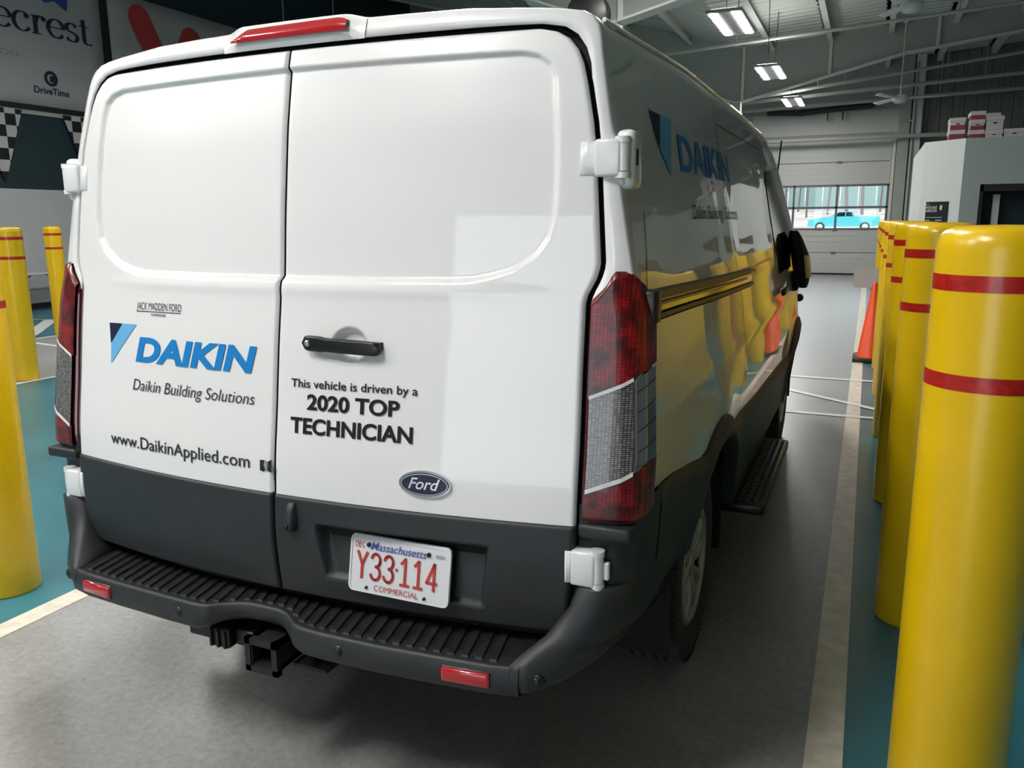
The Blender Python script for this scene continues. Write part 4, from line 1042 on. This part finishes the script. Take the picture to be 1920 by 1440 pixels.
# --- sliding door rail on the right, plain mirror rail on the left
def rail(s):
    y0, y1 = .235, 1.93; P = []
    zf = lambda y: 1.395-.020*(y-.2)
    for y in np.linspace(y0, y1, 24):
        z = zf(y); x = side_x(y, z)
        P.append([(s*(x-.004), y, z+.036), (s*(x+.022), y, z+.034), (s*(x+.024), y, z+.022), (s*(x+.006), y, z+.018), (s*(x+.004), y, z-.020), (s*(x+.020), y, z-.024), (s*(x+.021), y, z-.034), (s*(x-.004), y, z-.038)])
    o = MB().grid(P, False).build('slide_rail', 'black_plastic', van)
    P = [[(s*(side_x(y, zf(y)+d)+.0075+(.004 if abs(d) < .006 else 0)), y, zf(y)+d) for d in (-.019, -.006, .0, .006, .017)] for y in np.linspace(y0+.02, y1-.02, 20)]
    MB().grid(P, False).build('rail_channel', 'chrome', o)
    z = zf(y0); x = side_x(y0, z); MB().bbox((s*(x-.01), y0-.035, z-.042), (s*(x+.034), y0+.02, z+.040), .008, 2).build('rail_end_cap', 'black_plastic', o)
    P = [[(s*(side_x(y, zf(y)-.046)+.0015), y, zf(y)-.040), (s*(side_x(y, zf(y)-.05)+.0015), y, zf(y)-.044)] for y in np.linspace(y0, y1, 20)]
    MB().grid(P, False).build('rail_gap', 'seal', o)
rail(1)
def seam(pts, w=.006, s=1):
    P = []
    pts = [p for a, b in zip(pts[:-1], pts[1:]) for p in [(a[0]+(b[0]-a[0])*t, a[1]+(b[1]-a[1])*t) for t in np.linspace(0, 1, 9)[:-1]]]+[pts[-1]]
    for i, (y, z) in enumerate(pts):
        a = pts[max(0, i-1)]; b = pts[min(len(pts)-1, i+1)]; d = Vector((b[0]-a[0], b[1]-a[1])).normalized(); n = Vector((-d.y, d.x))*w/2
        P.append([(s*(side_x(y+n.x, z+n.y)+.0012), y+n.x, z+n.y), (s*(side_x(y-n.x, z-n.y)+.0012), y-n.x, z-n.y)])
    MB().grid(P).build('panel_gap', 'seal', van)
for s in (1, -1):
    seam([(1.62, 1.96), (1.63, 1.70), (1.64, 1.36)], s=s); seam([(1.66, 1.34), (1.74, 1.12), (1.74, .97), (1.66, .90), (1.66, .82)], s=s)
    seam([(2.98, 1.97), (3.0, 1.4), (3.0, .78)], s=s); seam([(1.62, 1.965), (2.98, 1.972)], .004, s=s)
    seam([(.37, 1.62), (.33, 1.52), (.27, 1.42)], .004, s=s); seam([(4.2, 1.15), (4.22, .85), (4.0, .74)], s=s)
# pressed latch dimple near the sliding door seam
MB().bbox((side_x(1.80, .95)-.004, 1.785, .925), (side_x(1.80, .95)+.003, 1.845, .975), .003, 1).build('filler_flap', 'dish', van)
# roof drip rails
for s in (1, -1):
    MB().tube([(s*(prof(y)[NS+2][0]+.001), y, prof(y)[NS+2][1]+.004) for y in np.linspace(.34, 3.6, 30)], .006, 6).build('drip_rail', 'van_paint', van)
# lettering on both flanks
def onside(s):
    def f(u, v): return (s*(side_x(u, v)+.003), u, v)
    return f
f = onside(1)
def sdecal(poly, m):
    b = MB(); b.add([f(u, v) for u, v in poly], [tuple(range(len(poly)))]); b.build('logo', m, van)
sdecal([(.585, 1.898), (.648, 1.7), (.70, 1.898)][:1]+[(.655, 1.800), (.702, 1.898)], 'decal_navy')
sdecal([(.706, 1.898), (.658, 1.796), (.745, 1.728), (.835, 1.898)], 'decal_lightblue')
text_fit('DAIKIN', .885, 1.80, 1.752, .108, f, .022, .05).build('lettering', 'decal_blue', van)
for wd, a, b in (('Daikin', .955, 1.165), ('Building', 1.20, 1.495), ('Solutions', 1.53, 1.86)): text_fit(wd, a, b, 1.603, .045, f, 0, .15).build('lettering', 'decal_grey', van)

# --- cab glass, mirrors, handles, front
def patch(s, poly_rows, m, name, e=.004):
    P = [[(s*(side_x(y, z)+e), y, z) for y in np.linspace(y0, y1, 14)] for z, y0, y1 in poly_rows]
    return MB().grid(P).build(name, m, van)
for s in (1, -1):
    patch(s, [(1.30, 3.12, 4.55), (1.40, 3.10, 4.50), (1.52, 3.09, 4.38), (1.66, 3.08, 4.22), (1.80, 3.09, 4.05), (1.88, 3.11, 3.94)], 'black_glass', 'side_window')
    mr = MB(); P = []                              # folded mirror: outer shell
    for t in np.linspace(0, 1, 13):
        z = 1.165+.365*t; q = math.sin(math.pi*min(1, max(0, t*.94+.03)))**.35; x0 = side_x(3.9, z)+.075-.030*t
        P.append([(s*(x0+.055*q*math.cos(a)), 3.93+.15*q*math.sin(a), z) for a in np.linspace(0, 2*math.pi, 25)])
    mo = mr.grid(P).build('side_mirror', 'mirror_black', van)
    P = [[(s*(side_x(3.9, z)+.075-.030*(z-1.165)/.365+.0585*math.cos(a)), 3.93+.155*math.sin(a), z) for a in np.linspace(-1.0, .8, 12)] for z in np.linspace(1.235, 1.375, 8)]
    MB().grid(P).build('signal_lens', 'silver_cover', mo)
    MB().bbox((s*.95, 4.02, 1.13), (s*1.05, 4.16, 1.26), .02, 2).build('mirror_arm', 'mirror_black', mo)
    MB().bbox((s*.90, 4.05, 1.16), (s*.998, 4.36, 1.50), .03, 2).build('mirror_base', 'mirror_black', mo)
    MB().bbox((s*(side_x(3.3, 1.19)+.012), 3.14, 1.172), (s*(side_x(3.3, 1.19)+.036), 3.40, 1.212), .010, 2).build('front_door_handle', 'black_plastic', van)
    MB().tube([(s*side_x(4.7, 1.05)+s*0, 4.78, 1.02), (s*(side_x(4.7, 1.05)+.004), 4.80, 1.02)], .03, 12).build('side_marker', 'black_plastic', van)
    # headlamp
    P = [[(s*(side_x(y, z)+.006), y, z) for y in np.linspace(4.95, 5.30, 8)] for z in (.78, .86, .94, 1.0)]
    MB().grid(P).build('headlamp', 'lens_side', van)
P = []
for t in np.linspace(0, 1, 12):
    y = 3.82+.86*t; z = Hz(y)+.004; w = side_x(y, z-.12)-.06; P.append([(w*q, y, z-.010*abs(q)**2) for q in np.linspace(-1, 1, 9)])
MB().grid(P).build('windshield', 'black_glass', van)
MB().bbox((-.55, 5.44, .70), (.55, 5.53, .92), .02, 2).build('grille', 'black_plastic', van)
MB().bbox((-.78, 5.20, .34), (.78, 5.50, .70), .06, 3).build('front_bumper', 'grey_plastic', van)
MB().tube([(.80, 4.52, 1.50), (.865, 4.30, 2.13)], .006, 6).build('antenna', 'black_plastic', van)

# --- wheels
def wheel():
    m = MB(); W = .115
    prf = [(.215, -W+.02), (.235, -W+.008), (.30, -W), (.335, -W+.006), (.349, -W+.016), (.355, -W+.030)]
    gro = [-.062, -.022, .022, .062]
    for g in gro: prf += [(.355, g-.006), (.346, g-.004), (.346, g+.004), (.355, g+.006)]
    prf += [(.355, W-.030), (.349, W-.016), (.335, W-.006), (.30, W), (.235, W-.008), (.215, W-.02), (.20, W-.05), (.20, -W+.05), (.215, -W+.02)]
    m.lathe(prf, 72, 'x')
    for k in range(90):                            # shoulder blocks and sipes
        a = 2*math.pi*k/90; da = .012
        for h0, h1 in ((-W+.004, -.070), (.070, W-.004), (-.050, -.032), (.032, .050), (-.010, .010)):
            q = a+(.02 if abs(h0) < .06 else 0)
            vs = [(h, rr_*math.cos(q+s*da), rr_*math.sin(q+s*da)) for h in (h0, h1) for s in (-1, 1) for rr_ in (.343 if abs(h) > .1 else .35, .3515 if abs(h) > .1 else .3585)]
            m.add(vs, [(1, 3, 7, 5), (0, 1, 5, 4), (2, 6, 7, 3), (0, 2, 3, 1), (4, 5, 7, 6)])
    w = m.build('wheel', 'tire_rubber', van)
    c = MB()                                       # cover: rim ring, 10 paired spokes, hub
    c.lathe([(.222, .088), (.222, .100), (.212, .108), (.196, .104), (.190, .090), (.196, .080)], 60, 'x')
    c.lathe([(0, .100), (.030, .099), (.045, .094), (.052, .080), (0, .07)], 30, 'x')
    for k in range(10):
        a = 2*math.pi*k/10; P = []
        for t in np.linspace(0, 1, 6):
            r = .045+.155*t; wd = .014+.012*t; h = .092+.012*math.sin(math.pi*t*.8)
            P.append([(h-.018, r*math.cos(a)-wd*math.sin(a)*sg, r*math.sin(a)+wd*math.cos(a)*sg) if abs(sg) == 1 else (h, r*math.cos(a)-wd*math.sin(a)*sg, r*math.sin(a)+wd*math.cos(a)*sg) for sg in (-1, -.7, .0, .7, 1)])
        c.grid(P)
    c.build('wheel_cover', 'silver_cover', w)
    MB().lathe([(0, .060), (.20, .060), (.205, .05), (0, .04)], 40, 'x').build('brake_backing', 'seal', w)
    return w
w0 = wheel()
for i, (x, y, rz) in enumerate(((.850, WY, 0), (-.850, WY, math.pi), (.855, WYF, 0), (-.855, WYF, math.pi))):
    w = w0 if i == 0 else copy_tree(w0, van); w.location = (x, y, .352); w.rotation_euler = (.3*i, 0, rz)

# --- perforated side step on the right
SX0, SX1, SY0, SY1, SZ = .93, 1.125, 1.80, 2.98, .378
st = MB().bbox((SX0, SY0, SZ-.05), (SX1, SY1, SZ), .012, 2).build('side_step', 'black_plastic', van)
for i in range(6):
    for j in range(20):
        x = SX0+.025+i*.029; y = SY0+.05+j*.056
        m = MB().bbox((x-.008, y-.017, SZ-.002), (x+.008, y+.017, SZ+.005), .003, 1) if (i+j) % 2 == 0 or True else None
        if i == 0 and j == 0: cleat = m.build('grip_cleat', 'rib_plastic', st); cx, cy = x, y
        else:
            o = cleat.copy(); COL.objects.link(o); o.parent = st; o.location = (x-cx, y-cy, 0)
for y in (1.95, 2.8): MB().bbox((.70, y-.03, .36), (.95, y+.03, .40), .005, 1).build('step_bracket', 'dark_steel', st)
